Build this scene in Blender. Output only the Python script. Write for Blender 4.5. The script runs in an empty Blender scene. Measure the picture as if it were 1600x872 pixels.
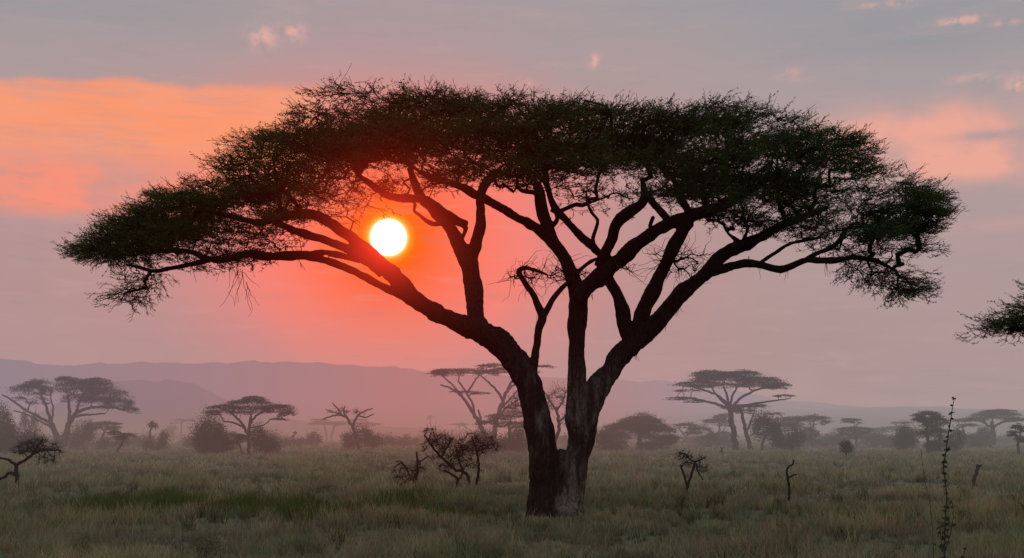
import bpy, math
import numpy as np
from mathutils import noise as mnoise, Vector

sc = bpy.context.scene
C = sc.collection
RNG = np.random.default_rng(7)
R = math.radians

# ------------------------------------------------------------------ camera
F, CX, HY, CAMZ = 1931.0, 800.0, 680.0, 2.42
cam_d = bpy.data.cameras.new('camera')
cam_d.sensor_width = 36.0
cam_d.lens = 36.0 * F / 1600.0
cam_d.shift_y = (HY - 436.0) / 1600.0
cam_d.clip_start, cam_d.clip_end = 0.5, 20000
cam = bpy.data.objects.new('camera', cam_d); C.objects.link(cam)
cam.location = (0, 0, CAMZ); cam.rotation_euler = (R(90), 0, 0)
sc.camera = cam
sc.view_settings.view_transform = 'Standard'
sc.view_settings.look = 'None'
sc.view_settings.exposure = 0

def at(px, py, Y):
    """survey of the place: bearing and elevation read off the photograph, at a chosen distance Y"""
    return np.array([(px - CX) / F * Y, Y, CAMZ + (HY - py) / F * Y])

def ground_h(x, y):
    x = np.asarray(x, float); y = np.asarray(y, float)
    a = .10*np.sin(x*.21+1.3)*np.sin(y*.17+.4) + .07*np.sin(x*.43+y*.31) + .05*np.sin(x*.9-y*.7+2.)
    k = np.clip((np.hypot(x-1.3, y-36)-2)/6, 0, 1)          # level at the foot of the acacia
    return a*k*np.clip(1.4-y/400., .15, 1)

SUN_AZ = math.atan((607-CX)/F)
SUN_EL = math.atan((HY-371)/F*math.cos(SUN_AZ))
SUN_DIR = (math.sin(SUN_AZ)*math.cos(SUN_EL), math.cos(SUN_AZ)*math.cos(SUN_EL), math.sin(SUN_EL))

# ------------------------------------------------------------------ nodes
def s2l(c):
    r = []
    for v in c:
        v /= 255.0
        r.append(v/12.92 if v <= .04045 else ((v+.055)/1.055)**2.4)
    return (*r, 1.0)

class NT:
    def __init__(s, tree): s.t = tree
    def n(s, kind, **kw):
        nd = s.t.nodes.new(kind)
        for k, v in kw.items(): setattr(nd, k, v)
        return nd
    def set(s, sock, v):
        if isinstance(v, bpy.types.NodeSocket): s.t.links.new(v, sock)
        else: sock.default_value = v
    def m(s, op, a, b=0.0, c=0.0, clamp=False):
        nd = s.n('ShaderNodeMath', operation=op, use_clamp=clamp)
        for i, v in enumerate((a, b, c)): s.set(nd.inputs[i], v)
        return nd.outputs[0]
    def vm(s, op, a, b=None):
        nd = s.n('ShaderNodeVectorMath', operation=op)
        s.set(nd.inputs[0], a)
        if b is not None: s.set(nd.inputs[1], b)
        return nd.outputs['Value'] if op in ('DOT_PRODUCT', 'LENGTH', 'DISTANCE') else nd.outputs[0]
    def mr(s, v, a, b, c=0.0, d=1.0, smooth=True):
        nd = s.n('ShaderNodeMapRange', interpolation_type='SMOOTHSTEP' if smooth else 'LINEAR')
        for i, x in enumerate((v, a, b, c, d)): s.set(nd.inputs[i], x)
        return nd.outputs[0]
    def mix(s, f, a, b, blend='MIX'):
        nd = s.n('ShaderNodeMix', data_type='RGBA', blend_type=blend)
        s.set(nd.inputs[0], f); s.set(nd.inputs[6], a); s.set(nd.inputs[7], b)
        return nd.outputs[2]
    def ramp(s, v, stops, interp='LINEAR'):
        nd = s.n('ShaderNodeValToRGB'); cr = nd.color_ramp; cr.interpolation = interp
        while len(cr.elements) < len(stops): cr.elements.new(.5)
        for e, (p, c) in zip(cr.elements, stops): e.position = p; e.color = c
        s.set(nd.inputs[0], v); return nd.outputs[0]
    def noise(s, vec, scale, detail=3, rough=.55):
        nd = s.n('ShaderNodeTexNoise')
        s.set(nd.inputs['Vector'], vec); s.set(nd.inputs['Scale'], scale)
        nd.inputs['Detail'].default_value = detail; nd.inputs['Roughness'].default_value = rough
        return nd.outputs['Fac']
    def angles(s, d):
        """compass azimuth, elevation and distance from the sun, all in degrees, of a world direction"""
        sp = s.n('ShaderNodeSeparateXYZ'); s.set(sp.inputs[0], d)
        az = s.m('MULTIPLY', s.m('ARCTAN2', sp.outputs[0], sp.outputs[1]), 57.29578)
        el = s.m('MULTIPLY', s.m('ARCSINE', sp.outputs[2]), 57.29578)
        th = s.m('MULTIPLY', s.m('ARCCOSINE', s.m('MINIMUM', s.vm('DOT_PRODUCT', d, SUN_DIR), .999999)), 57.29578)
        return az, el, th

# ------------------------------------------------------------------ world
w = bpy.data.worlds.new('World'); sc.world = w; w.use_nodes = True
t = NT(w.node_tree); t.t.nodes.clear()
co = t.n('ShaderNodeTexCoord').outputs['Generated']
dirn = t.vm('NORMALIZE', co)
az, el, th = t.angles(dirn)
E = lambda e: (e+5)/50.0
base = t.ramp(t.m('DIVIDE', t.m('ADD', el, 5.0), 50.0), [
    (E(-5), s2l((150,132,132))), (E(0), s2l((176,146,144))), (E(4), s2l((178,144,143))), (E(9), s2l((180,149,148))),
    (E(13), s2l((181,154,152))), (E(16.6), s2l((168,155,157))), (E(20), s2l((156,155,161))), (E(24), s2l((165,168,176))), (E(40), (1.35,1.42,1.42,1))])
# greyer towards the right, mauve towards the left
right = t.mr(az, 2, 20)
base = t.mix(t.m('MULTIPLY', right, .6), base, t.ramp(t.m('DIVIDE', t.m('ADD', el, 5.0), 50.0), [
    (E(-5), s2l((140,134,132))), (E(0), s2l((164,150,150))), (E(5), s2l((170,154,152))), (E(10), s2l((171,156,157))), (E(14), s2l((163,158,162))), (E(20), s2l((148,152,158))), (E(24), s2l((160,166,172))), (E(40), (1.35,1.42,1.42,1))]))
skyv = t.n('ShaderNodeCombineXYZ'); t.set(skyv.inputs[0], az); t.set(skyv.inputs[1], el)
skyv = skyv.outputs[0]
sv_str = t.vm('MULTIPLY', skyv, (.16, .62, 1))
n_soft = t.noise(sv_str, .55, 4)
n_fine = t.noise(t.vm('MULTIPLY', skyv, (.35, .8, 1)), .9, 6, .62)
n_edge = t.noise(t.vm('MULTIPLY', skyv, (.30, .30, 1)), .8, 4, .5)
# mottling of the high veil of cloud
base = t.mix(t.mr(n_soft, .35, .7, 0, .22), base, s2l((192,160,158)))
# glow of the low sun in the haze
glow_c = t.ramp(t.m('DIVIDE', th, 20.0), [(0, s2l((255,236,150))), (.0425, s2l((255,226,120))), (.0485, s2l((255,150,40))), (.062, s2l((255,108,20))), (.085, s2l((255,102,42))), (.12, s2l((255,110,70))), (.17, s2l((255,118,90))), (.22, s2l((255,123,101))), (.3, s2l((254,128,112))), (.4, s2l((236,132,124))), (.6, s2l((208,140,134))), (1, s2l((190,142,140)))])
glow_a = t.ramp(t.m('DIVIDE', th, 20.0), [(0, (1,1,1,1)), (.18, (1,1,1,1)), (.29, (.88,)*3+(1,)), (.40, (.62,)*3+(1,)), (.58, (.28,)*3+(1,)), (.9, (0,0,0,1))], 'EASE')
# above the sun the cloud sheet dims the glow
glow_a = t.m('MULTIPLY', glow_a, t.m('MULTIPLY', t.mr(el, 12.5, 18, 1, .25), t.mr(el, 1.5, 7.5, .42, 1)))
sky = t.mix(glow_a, base, glow_c)
# orange cloud band left of the sun
edge = t.m('ADD', t.m('ADD', 16.15, t.m('MULTIPLY', az, .047)), t.m('MULTIPLY', t.m('SUBTRACT', n_edge, .5), 1.2))
edge = t.m('ADD', edge, t.m('MULTIPLY', t.m('SUBTRACT', n_fine, .5), .5))
up = t.mr(t.m('SUBTRACT', edge, el), -.12, .42)
azf = t.mr(az, -10.5, -7.0, 1, 0)
band_low = t.mr(t.m('ADD', el, t.m('MULTIPLY', t.m('SUBTRACT', n_fine, .5), 1.6)), 10.6, 12.9)
band = t.m('MULTIPLY', t.m('MULTIPLY', up, band_low), azf)
bandc = t.mix(t.mr(n_soft, .3, .72), s2l((255,152,106)), s2l((246,160,130)))
band = t.m('MULTIPLY', band, t.mr(t.noise(t.vm('MULTIPLY', skyv, (.12, .9, 1)), 1.1, 6, .62), .30, .52, .62, 1))
sky = t.mix(t.m('MULTIPLY', band, .95), sky, bandc)
band2 = t.m('MULTIPLY', t.m('MULTIPLY', t.mr(el, 9.0, 10.1), t.mr(el, 11.2, 12.9, 1, 0)), t.mr(az, -15, -7, 1, 0))
band2 = t.m('MULTIPLY', band2, t.mr(n_fine, .36, .62, .35, 1))
sky = t.mix(t.m("MULTIPLY", band2, .95), sky, s2l((250,146,120)))
# pink streaks to the right
def blob(a0, e0, wa, we):
    da = t.m('DIVIDE', t.m('SUBTRACT', az, a0), wa); de = t.m('DIVIDE', t.m('SUBTRACT', el, e0), we)
    return t.m('EXPONENT', t.m('MULTIPLY', t.m('ADD', t.m('MULTIPLY', da, da), t.m('MULTIPLY', de, de)), -1.0))
pk = t.m('ADD', blob(19.0, 13.2, 4.6, 1.0), t.m('MULTIPLY', blob(21.5, 11.6, 5.2, .8), .95))
pk = t.m('MULTIPLY', pk, t.mr(n_edge, .34, .60, .45, 1.25))
pk = t.m('MULTIPLY', pk, t.mr(n_fine, .25, .6, .55, 1))
sky = t.mix(t.m('MINIMUM', t.m('MULTIPLY', pk, 1.15), 1.0), sky, s2l((236,168,150)))
gk = t.m('MULTIPLY', blob(21.4, 12.75, 2.4, .22), t.mr(n_fine, .35, .6))
sky = t.mix(t.m('MULTIPLY', gk, .8), sky, s2l((168,152,156)))
gk2 = t.m('MULTIPLY', blob(21.5, 10.5, 3.2, .5), t.mr(n_soft, .35, .6))
sky = t.mix(t.m('MULTIPLY', gk2, .6), sky, s2l((166,152,156)))
sky = t.mix(t.m('MULTIPLY', blob(20.5, 9.0, 4.5, .35), t.mr(n_fine, .3, .6, .2, .6)), sky, s2l((196,158,156)))
# a few small lit puffs
n_puff = t.noise(skyv, 1.5, 5, .6)
for (px, py, wx, wy, k) in [(410,58,.6,.5,1),(457,50,.55,.35,1),(928,95,.28,.3,1.0),(822,128,.3,.25,.5),(1505,32,1.0,.16,1.6),(1410,4,.5,.16,1),(1590,132,.5,.35,1),(1570,36,.6,.12,1),(1360,8,.8,.12,.6),(1235,115,.6,.25,.4),(1520,122,1.0,.2,.6)]:
    a0 = math.degrees(math.atan((px-CX)/F)); e0 = math.degrees(math.atan((HY-py)/F*math.cos(math.radians(a0))))
    pf = t.m('MULTIPLY', blob(a0, e0, wx, wy), t.mr(n_puff, .36, .62, 0, k))
    sky = t.mix(t.m('MINIMUM', t.m('MULTIPLY', pf, .85), .9), sky, s2l((238,178,164)))
# dull cloud shadow at the top right
sky = t.mix(t.m('MULTIPLY', blob(18.5, 17.2, 5.5, 1.0), t.mr(n_soft, .3, .65, .2, .75)), sky, s2l((142,146,153)))
sky = t.mix(t.m('MULTIPLY', blob(-20.5, 18.2, 7.0, 1.1), t.mr(n_soft, .3, .65, .2, .7)), sky, s2l((150,148,154)))
# fine streaks and mottling of the whole cloud sheet
n_str = t.noise(t.vm('MULTIPLY', skyv, (.22, 1.3, 1)), 1.0, 6, .65)
sky = t.mix(t.mr(n_str, .52, .74, 0, .20), sky, s2l((205,170,164)))
sky = t.mix(t.mr(n_str, .28, .46, .16, 0), sky, s2l((140,136,142)))
nish = t.n('ShaderNodeTexSky', sky_type='NISHITA', sun_disc=False)
nish.sun_elevation = SUN_EL; nish.sun_rotation = SUN_AZ; nish.air_density = 1.5; nish.dust_density = 6.0
bg1 = t.n('ShaderNodeBackground'); t.set(bg1.inputs[0], sky); bg1.inputs[1].default_value = 1.0
bg2 = t.n('ShaderNodeBackground'); t.set(bg2.inputs[0], nish.outputs[0]); bg2.inputs[1].default_value = .05
# the clear sky shows only high overhead, the haze and cloud sheet covers the rest
ms = t.n('ShaderNodeMixShader'); t.set(ms.inputs[0], t.mr(el, 35, 75, 0, .5))
t.t.links.new(bg1.outputs[0], ms.inputs[1]); t.t.links.new(bg2.outputs[0], ms.inputs[2])
wo = t.n('ShaderNodeOutputWorld'); t.t.links.new(ms.outputs[0], wo.inputs[0])

# ------------------------------------------------------------------ sun lamp
sd = bpy.data.lights.new('sun_light', 'SUN'); sd.energy = 0.7; sd.angle = R(3.5); sd.color = (1, .5, .32)
so = bpy.data.objects.new('sun_light', sd); C.objects.link(so)
so.rotation_euler = Vector(SUN_DIR).to_track_quat('Z', 'Y').to_euler()

# ------------------------------------------------------------------ aerial haze painted into surfaces as emission, growing with distance
hz = bpy.data.node_groups.new('haze_bloom_emission', 'ShaderNodeTree')
hz.interface.new_socket('Surface', in_out='INPUT', socket_type='NodeSocketShader')
hz.interface.new_socket('Surface', in_out='OUTPUT', socket_type='NodeSocketShader')
h = NT(hz)
gi = h.n('NodeGroupInput'); go = h.n('NodeGroupOutput')
pos = h.n('ShaderNodeNewGeometry').outputs['Position']
rel = h.vm('SUBTRACT', pos, (0, 0, CAMZ))
dist = h.vm('LENGTH', rel)
ray = h.vm('MULTIPLY', h.n('ShaderNodeNewGeometry').outputs['Incoming'], (-1, -1, -1))   # view direction, steers the painted haze tint and bloom
haz, hel, hth = h.angles(ray)
A = lambda a: (a+25)/50.0
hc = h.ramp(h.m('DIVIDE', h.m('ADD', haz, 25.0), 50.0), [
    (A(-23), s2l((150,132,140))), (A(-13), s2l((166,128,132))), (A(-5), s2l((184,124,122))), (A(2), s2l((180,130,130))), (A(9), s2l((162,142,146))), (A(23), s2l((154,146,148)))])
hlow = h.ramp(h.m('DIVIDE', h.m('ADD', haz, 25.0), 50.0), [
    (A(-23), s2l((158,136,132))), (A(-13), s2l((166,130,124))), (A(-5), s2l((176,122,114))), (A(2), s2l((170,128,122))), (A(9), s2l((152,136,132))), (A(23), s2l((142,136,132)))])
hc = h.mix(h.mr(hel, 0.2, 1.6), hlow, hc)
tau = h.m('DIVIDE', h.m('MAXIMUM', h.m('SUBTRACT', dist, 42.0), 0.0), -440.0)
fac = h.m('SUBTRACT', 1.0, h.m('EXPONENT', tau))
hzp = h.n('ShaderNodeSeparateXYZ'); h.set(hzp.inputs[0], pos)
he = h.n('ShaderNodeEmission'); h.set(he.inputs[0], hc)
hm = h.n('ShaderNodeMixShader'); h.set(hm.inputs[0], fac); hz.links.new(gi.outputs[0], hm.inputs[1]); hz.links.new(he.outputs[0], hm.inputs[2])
# red sun bloom painted as emission on surfaces seen near the sun
bloom = h.m('ADD', h.m('MULTIPLY', h.m('EXPONENT', h.m('DIVIDE', hth, -1.0)), 2.6), h.m('MULTIPLY', h.m('EXPONENT', h.m('DIVIDE', hth, -5.0)), .035))
bloom = h.m('MULTIPLY', bloom, h.m('SUBTRACT', 1.0, h.m('EXPONENT', h.m('DIVIDE', dist, -14.0))))
bloom = h.m('MULTIPLY', bloom, h.mr(dist, 60, 160, 1, .25))
ae = h.n('ShaderNodeEmission'); ae.inputs[0].default_value = (1, .045, .018, 1); h.set(ae.inputs[1], bloom)
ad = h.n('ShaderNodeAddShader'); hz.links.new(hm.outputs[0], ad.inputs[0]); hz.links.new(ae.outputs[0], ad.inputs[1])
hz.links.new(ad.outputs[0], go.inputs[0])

def material(name):
    m = bpy.data.materials.new(name); m.use_nodes = True
    m.node_tree.nodes.clear()
    m.cycles.emission_sampling = 'NONE'
    return m, NT(m.node_tree)
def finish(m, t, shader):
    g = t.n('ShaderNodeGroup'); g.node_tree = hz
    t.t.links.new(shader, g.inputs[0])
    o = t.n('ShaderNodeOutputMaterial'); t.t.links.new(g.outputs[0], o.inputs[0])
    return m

def bark_material(name, dark, light, light_amt, tint=(.5,.5,.5)):
    m, t = material(name)
    p = t.n('ShaderNodeTexCoord').outputs['Object']
    pv = t.vm('MULTIPLY', p, (1, 1, .22))
    grain = t.noise(pv, 9, 6, .65)
    fine = t.noise(t.vm('MULTIPLY', p, (1, 1, .3)), 34, 4, .6)
    vor = t.n('ShaderNodeTexVoronoi', feature='DISTANCE_TO_EDGE'); t.set(vor.inputs['Vector'], t.vm('ADD', t.vm('MULTIPLY', p, (1, 1, .2)), t.vm('MULTIPLY', t.n('ShaderNodeTexNoise').outputs['Color'], (.25,.25,.25)))); vor.inputs['Scale'].default_value = 17
    crack = t.mr(vor.outputs['Distance'], 0.0, .12)
    patch = t.noise(t.vm('MULTIPLY', p, (1, 1, .45)), 1.5, 5, .6)
    sx = t.n('ShaderNodeSeparateXYZ'); t.set(sx.inputs[0], p)
    side = t.mr(sx.outputs[0], -.25, .55)
    low = t.mr(sx.outputs[2], 2.8, 5.2, 1, 0)
    lk = t.m('MULTIPLY', t.mr(t.m('ADD', patch, t.m('MULTIPLY', side, .15)), .50, .70), light_amt)
    streak = t.noise(t.vm('MULTIPLY', p, (1, 1, .10)), 5.5, 5, .65)
    lk = t.m('MULTIPLY', lk, t.mr(streak, .40, .58, .15, 1))
    edge_l = t.m('MULTIPLY', t.mr(streak, .55, .66), t.mr(sx.outputs[2], 1.2, 4.0, .35, .75))
    lk = t.m('MAXIMUM', lk, t.m('MULTIPLY', edge_l, .55))
    lk = t.m('MULTIPLY', lk, low)
    col = t.mix(grain, dark, tuple(x*1.9 for x in dark[:3])+(1,))
    col = t.mix(lk, col, light)
    col = t.mix(t.mr(grain, .5, .75, 0, .55), col, tuple(x*.4 for x in dark[:3])+(1,))
    col = t.mix(t.m('MULTIPLY', t.m('SUBTRACT', 1.0, crack), .35), col, (.006,.005,.005,1))
    b = t.n('ShaderNodeBsdfPrincipled'); t.set(b.inputs['Base Color'], col); b.inputs['Roughness'].default_value = .95
    b.inputs['Specular IOR Level'].default_value = .1
    bp = t.n('ShaderNodeBump'); bp.inputs['Strength'].default_value = .9; bp.inputs['Distance'].default_value = .09
    t.set(bp.inputs['Height'], t.m('ADD', t.m('ADD', grain, t.m('MULTIPLY', fine, .35)), t.m('MULTIPLY', crack, .4)))
    t.t.links.new(bp.outputs[0], b.inputs['Normal'])
    return finish(m, t, b.outputs[0])

def leaf_material(name, c1, c2, trans=.3, scale=.7):
    m, t = material(name)
    p = t.n('ShaderNodeTexCoord').outputs['Object']
    n = t.noise(p, scale, 4, .6); n2 = t.noise(p, scale*9, 2)
    col = t.mix(t.mr(n, .3, .7), c1, c2)
    col = t.mix(t.mr(n2, .35, .7, 0, .5), col, tuple(x*1.8 for x in c2[:3])+(1,))
    d = t.n('ShaderNodeBsdfDiffuse'); t.set(d.inputs[0], col)
    tr = t.n('ShaderNodeBsdfTranslucent'); t.set(tr.inputs[0], col)
    mx = t.n('ShaderNodeMixShader'); mx.inputs[0].default_value = trans
    t.t.links.new(d.outputs[0], mx.inputs[1]); t.t.links.new(tr.outputs[0], mx.inputs[2])
    return finish(m, t, mx.outputs[0])

M_BARK = bark_material('acacia_bark', (.020,.015,.013,1), (.17,.15,.14,1), .95)
M_TWIG = leaf_material('dark_twigs', (.012,.009,.008,1), (.018,.014,.011,1), 0)
M_LEAF = leaf_material('acacia_leaves', (.020,.030,.013,1), (.036,.056,.020,1), .4)
M_FARBARK = leaf_material('far_bark', (.03,.024,.022,1), (.05,.04,.036,1), 0, .4)
M_PALEBARK = leaf_material('pale_bark', (.16,.13,.12,1), (.22,.19,.17,1), 0, .4)
M_FARLEAF = leaf_material('far_leaves', (.020,.022,.015,1), (.042,.044,.028,1), .2, .35)
M_GREYLEAF = leaf_material('grey_green_leaves', (.030,.040,.032,1), (.055,.065,.052,1), .2, .6)
M_SCRUB = leaf_material('scrub_leaves', (.024,.028,.016,1), (.05,.052,.03,1), .25, .6)
M_TUFT = leaf_material('tussock_leaves', (.055,.060,.036,1), (.095,.098,.062,1), .35, .8)
M_WEED = leaf_material('weed_leaves', (.022,.026,.018,1), (.052,.056,.040,1), .25, 3)

# ------------------------------------------------------------------ mesh helpers
class MB:
    """collects pieces (numpy) and links them as ONE mesh object"""
    def __init__(s): s.v = []; s.q = []; s.t = []; s.n = 0; s.a = []
    def add(s, v, quads=None, tris=None, attr=None):
        if quads is not None and len(quads): s.q.append(np.asarray(quads)+s.n)
        if tris is not None and len(tris): s.t.append(np.asarray(tris)+s.n)
        s.v.append(v); s.n += len(v)
        if attr is not None: s.a.append(attr)
    def tube(s, pts, rad, k=6, cap=True):
        pts = np.asarray(pts, float); rad = np.asarray(rad, float); n = len(pts)
        tan = np.gradient(pts, axis=0); tan /= np.linalg.norm(tan, axis=1)[:, None]+1e-9
        u = np.cross(tan, np.array([.3, .9, .1])); u /= np.linalg.norm(u, axis=1)[:, None]+1e-9
        vv = np.cross(tan, u)
        a = np.arange(k)*2*math.pi/k
        ring = pts[:, None] + rad[:, None, None]*(np.cos(a)[None, :, None]*u[:, None]+np.sin(a)[None, :, None]*vv[:, None])
        V = ring.reshape(-1, 3)
        i = np.arange(n-1)[:, None]*k; j = np.arange(k)[None, :]; j2 = (j+1) % k
        Q = np.stack([i+j, i+j2, i+k+j2, i+k+j], -1).reshape(-1, 4)
        T = None
        if cap:
            V = np.vstack([V, pts[:1], pts[-1:]])
            c0, c1 = n*k, n*k+1; jj = np.arange(k)
            T = np.vstack([np.stack([np.full(k, c0), (jj+1) % k, jj], 1), np.stack([np.full(k, c1), (n-1)*k+jj, (n-1)*k+(jj+1) % k], 1)])
        s.add(V, Q, T)
    def mesh(s, name, mat, smooth=False, origin=(0, 0, 0)):
        V = np.vstack(s.v)-np.asarray(origin); me = bpy.data.meshes.new(name)
        Q = np.vstack(s.q) if s.q else np.zeros((0, 4), int); T = np.vstack(s.t) if s.t else np.zeros((0, 3), int)
        me.vertices.add(len(V)); me.vertices.foreach_set('co', V.astype(np.float32).ravel())
        loops = np.concatenate([Q.ravel(), T.ravel()]).astype(np.int32)
        me.loops.add(len(loops)); me.loops.foreach_set('vertex_index', loops)
        nf = len(Q)+len(T); me.polygons.add(nf)
        st = np.concatenate([np.arange(len(Q))*4, len(Q)*4+np.arange(len(T))*3]).astype(np.int32)
        me.polygons.foreach_set('loop_start', st)
        if smooth: me.polygons.foreach_set('use_smooth', np.ones(nf, bool))
        if s.a:
            at_ = me.attributes.new('tint', 'FLOAT_COLOR', 'POINT')
            at_.data.foreach_set('color', np.vstack(s.a).astype(np.float32).ravel())
        me.materials.append(mat); me.update(calc_edges=True); me.validate()
        return me
    def build(s, name, mat, parent=None, origin=(0, 0, 0), smooth=False):
        if not s.v: return None
        o = bpy.data.objects.new(name, s.mesh(name, mat, smooth, origin)); C.objects.link(o)
        if parent is not None: o.parent = parent
        else: o.location = origin
        return o

def thing(name, label, cat, loc, group=None):
    o = bpy.data.objects.new(name, None); C.objects.link(o); o.location = loc
    o.empty_display_size = .3
    o['label'] = label; o['category'] = cat
    if group: o['group'] = group
    return o

def smooth_path(P, step):
    """Catmull-Rom through the rows of P (x, y, z, radius)"""
    P = np.asarray(P, float)
    Q = np.vstack([2*P[0]-P[1], P, 2*P[-1]-P[-2]]); out = []
    for i in range(1, len(Q)-2):
        n = max(2, int(np.linalg.norm(Q[i+1][:3]-Q[i][:3])/step))
        u = np.linspace(0, 1, n, endpoint=False)[:, None]
        p0, p1, p2, p3 = Q[i-1], Q[i], Q[i+1], Q[i+2]
        out.append(.5*((2*p1)+(-p0+p2)*u+(2*p0-5*p1+4*p2-p3)*u**2+(-p0+3*p1-3*p2+p3)*u**3))
    out.append(P[-1:])
    o = np.vstack(out); o[:, 3] = np.maximum(o[:, 3], .002); return o

def grow(roots, root_cost, nodes, bf, rng):
    """join nodes to the roots and to each other, trading wire length against path length; returns parent indices (<0: root)"""
    nr, n = len(roots), len(nodes)
    best = np.full(n, np.inf); par = np.full(n, -1); pc = np.zeros(n)
    path = np.zeros(n); done = np.zeros(n, bool)
    d = np.linalg.norm(nodes[:, None]-roots[None], axis=2)
    c = d+bf*(d+root_cost[None]); k = c.argmin(1); best = c[np.arange(n), k]; par = -1-k
    pc = d[np.arange(n), k]+root_cost[k]
    order = []
    for _ in range(n):
        i = np.where(done, np.inf, best).argmin(); done[i] = True; path[i] = pc[i]; order.append(i)
        dd = np.linalg.norm(nodes-nodes[i], axis=1); cc = dd+bf*(dd+path[i])
        m = (~done) & (cc < best); best[m] = cc[m]; par[m] = i; pc[m] = dd[m]+path[i]
    return par, order

def branch_tubes(mb, roots, root_r, nodes, par, order, rng, rmin, power=.5, crook=.12, kmax=6, rcap=1.0):
    n = len(nodes); cnt = np.ones(n)
    for i in reversed(order):
        if par[i] >= 0: cnt[par[i]] += cnt[i]
    rad = np.minimum(rmin*cnt**power, rcap)
    for i in order:
        p = par[i]
        a = roots[-1-p] if p < 0 else nodes[p]
        ra = min(rad[i]*1.15, root_r[-1-p]) if p < 0 else min(rad[p], rad[i]*1.3)
        b = nodes[i]; L = np.linalg.norm(b-a)
        if L < 1e-4: continue
        m = max(3, int(L/.22)+2) if L < 3 else 10
        u = np.linspace(0, 1, m)[:, None]
        pts = a+(b-a)*u
        off = rng.normal(size=(m, 3))*L*crook*np.minimum(1, .9/L**.5)*np.sin(u*math.pi)**.6*.55
        sag = np.zeros((m, 3)); sag[:, 2] = np.sin(u[:, 0]*math.pi)*L*.10
        pts = pts+off+sag; pts[0] = a; pts[-1] = b
        mb.tube(pts, np.linspace(ra, rad[i]*.9, m), 6 if rad[i] > .02 else (4 if rad[i] > .009 else 3), cap=False)
    return rad

def leaf_quads(mb, P, size, rng, flat=.5, aspect=.5):
    """one small leaf-sized face at each point"""
    n = len(P)
    if n == 0: return
    nrm = rng.normal(size=(n, 3)); nrm[:, 2] += np.sign(nrm[:, 2])*flat*2; nrm /= np.linalg.norm(nrm, axis=1)[:, None]
    u = np.cross(nrm, rng.normal(size=(n, 3))); u /= np.linalg.norm(u, axis=1)[:, None]+1e-9
    v = np.cross(nrm, u)
    s = size*rng.uniform(.6, 1.4, n)[:, None]
    a, b = u*s, v*s*aspect
    V = np.stack([P-a, P+b*rng.uniform(.6, 1.2, (n, 1)), P+a, P-b], 1).reshape(-1, 3)
    mb.add(V, np.arange(n*4).reshape(-1, 4))

# leafy twig variants used in the near crowns, along +X, unit length
def make_sprays(rng, nvar=14, nleaf=16):
    out = []
    for _ in range(nvar):
        m = MB(); x = np.linspace(0, 1, 6)
        bend = np.cumsum(rng.normal(size=(6, 2))*.075, 0)+rng.normal(size=2)*.22*(x**2)[:, None]; bend[:, 1] += .18*x**2
        pts = np.stack([x, bend[:, 0], bend[:, 1]], 1)
        m.tube(pts, np.linspace(.022, .008, 6), 3, cap=False)
        for k in range(3):
            i = rng.integers(1, 5); d = np.array([.45, rng.choice([-1, 1])*rng.uniform(.2, .5), rng.uniform(-.05, .35)])
            q = pts[i]+d[None]*np.linspace(0, rng.uniform(.5, .9), 3)[:, None]; q[1] += rng.normal(size=3)*.03
            m.tube(q, [.014, .010, .006], 3, cap=False)
            leaf_quads(m, q[1:].repeat(2, 0)+rng.normal(size=(4, 3))*.035, .062, rng, .3, .4)
        uu = rng.uniform(.15, 1, nleaf); c = np.stack([np.interp(uu, x, pts[:, i]) for i in range(3)], 1)
        leaf_quads(m, c+rng.normal(size=c.shape)*np.array([.02, .04, .035]), .062, rng, .3, .4)
        V = np.vstack(m.v); out.append((V, np.vstack(m.q)))
    return out
SPRAYS = make_sprays(np.random.default_rng(3))

def add_sprays(mb, P, D, S, rng):
    """P start points, D directions, S lengths"""
    n = len(P)
    D = D/(np.linalg.norm(D, axis=1)[:, None]+1e-9)
    up = np.tile([0, 0, 1.0], (n, 1))+rng.normal(size=(n, 3))*.35
    Y = np.cross(up, D); Y /= np.linalg.norm(Y, axis=1)[:, None]+1e-9
    Z = np.cross(D, Y)
    M = np.stack([D, Y, Z], 2)*S[:, None, None]
    kind = rng.integers(0, len(SPRAYS), n)
    for k in range(len(SPRAYS)):
        s = np.where(kind == k)[0]
        if len(s) == 0: continue
        V, Q = SPRAYS[k]
        W = np.einsum('nij,vj->nvi', M[s], V)+P[s][:, None]
        mb.add(W.reshape(-1, 3), (Q[None]+(np.arange(len(s))*len(V))[:, None, None]).reshape(-1, 4))

def twig_fan(mb, P, D, S, rng, r0=.012, r1=.004, wig=.10, k=3, seg=5):
    """bare crooked twigs from P along D"""
    D = D/(np.linalg.norm(D, axis=1)[:, None]+1e-9)
    for p, d, s in zip(P, D, S):
        u = np.linspace(0, 1, seg)[:, None]
        q = p+d*u*s+np.cumsum(rng.normal(size=(seg, 3))*s*wig/seg**.5, 0)*u**.5
        q[0] = p
        mb.tube(q, np.linspace(r0, r1, seg), k, cap=False)

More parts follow.
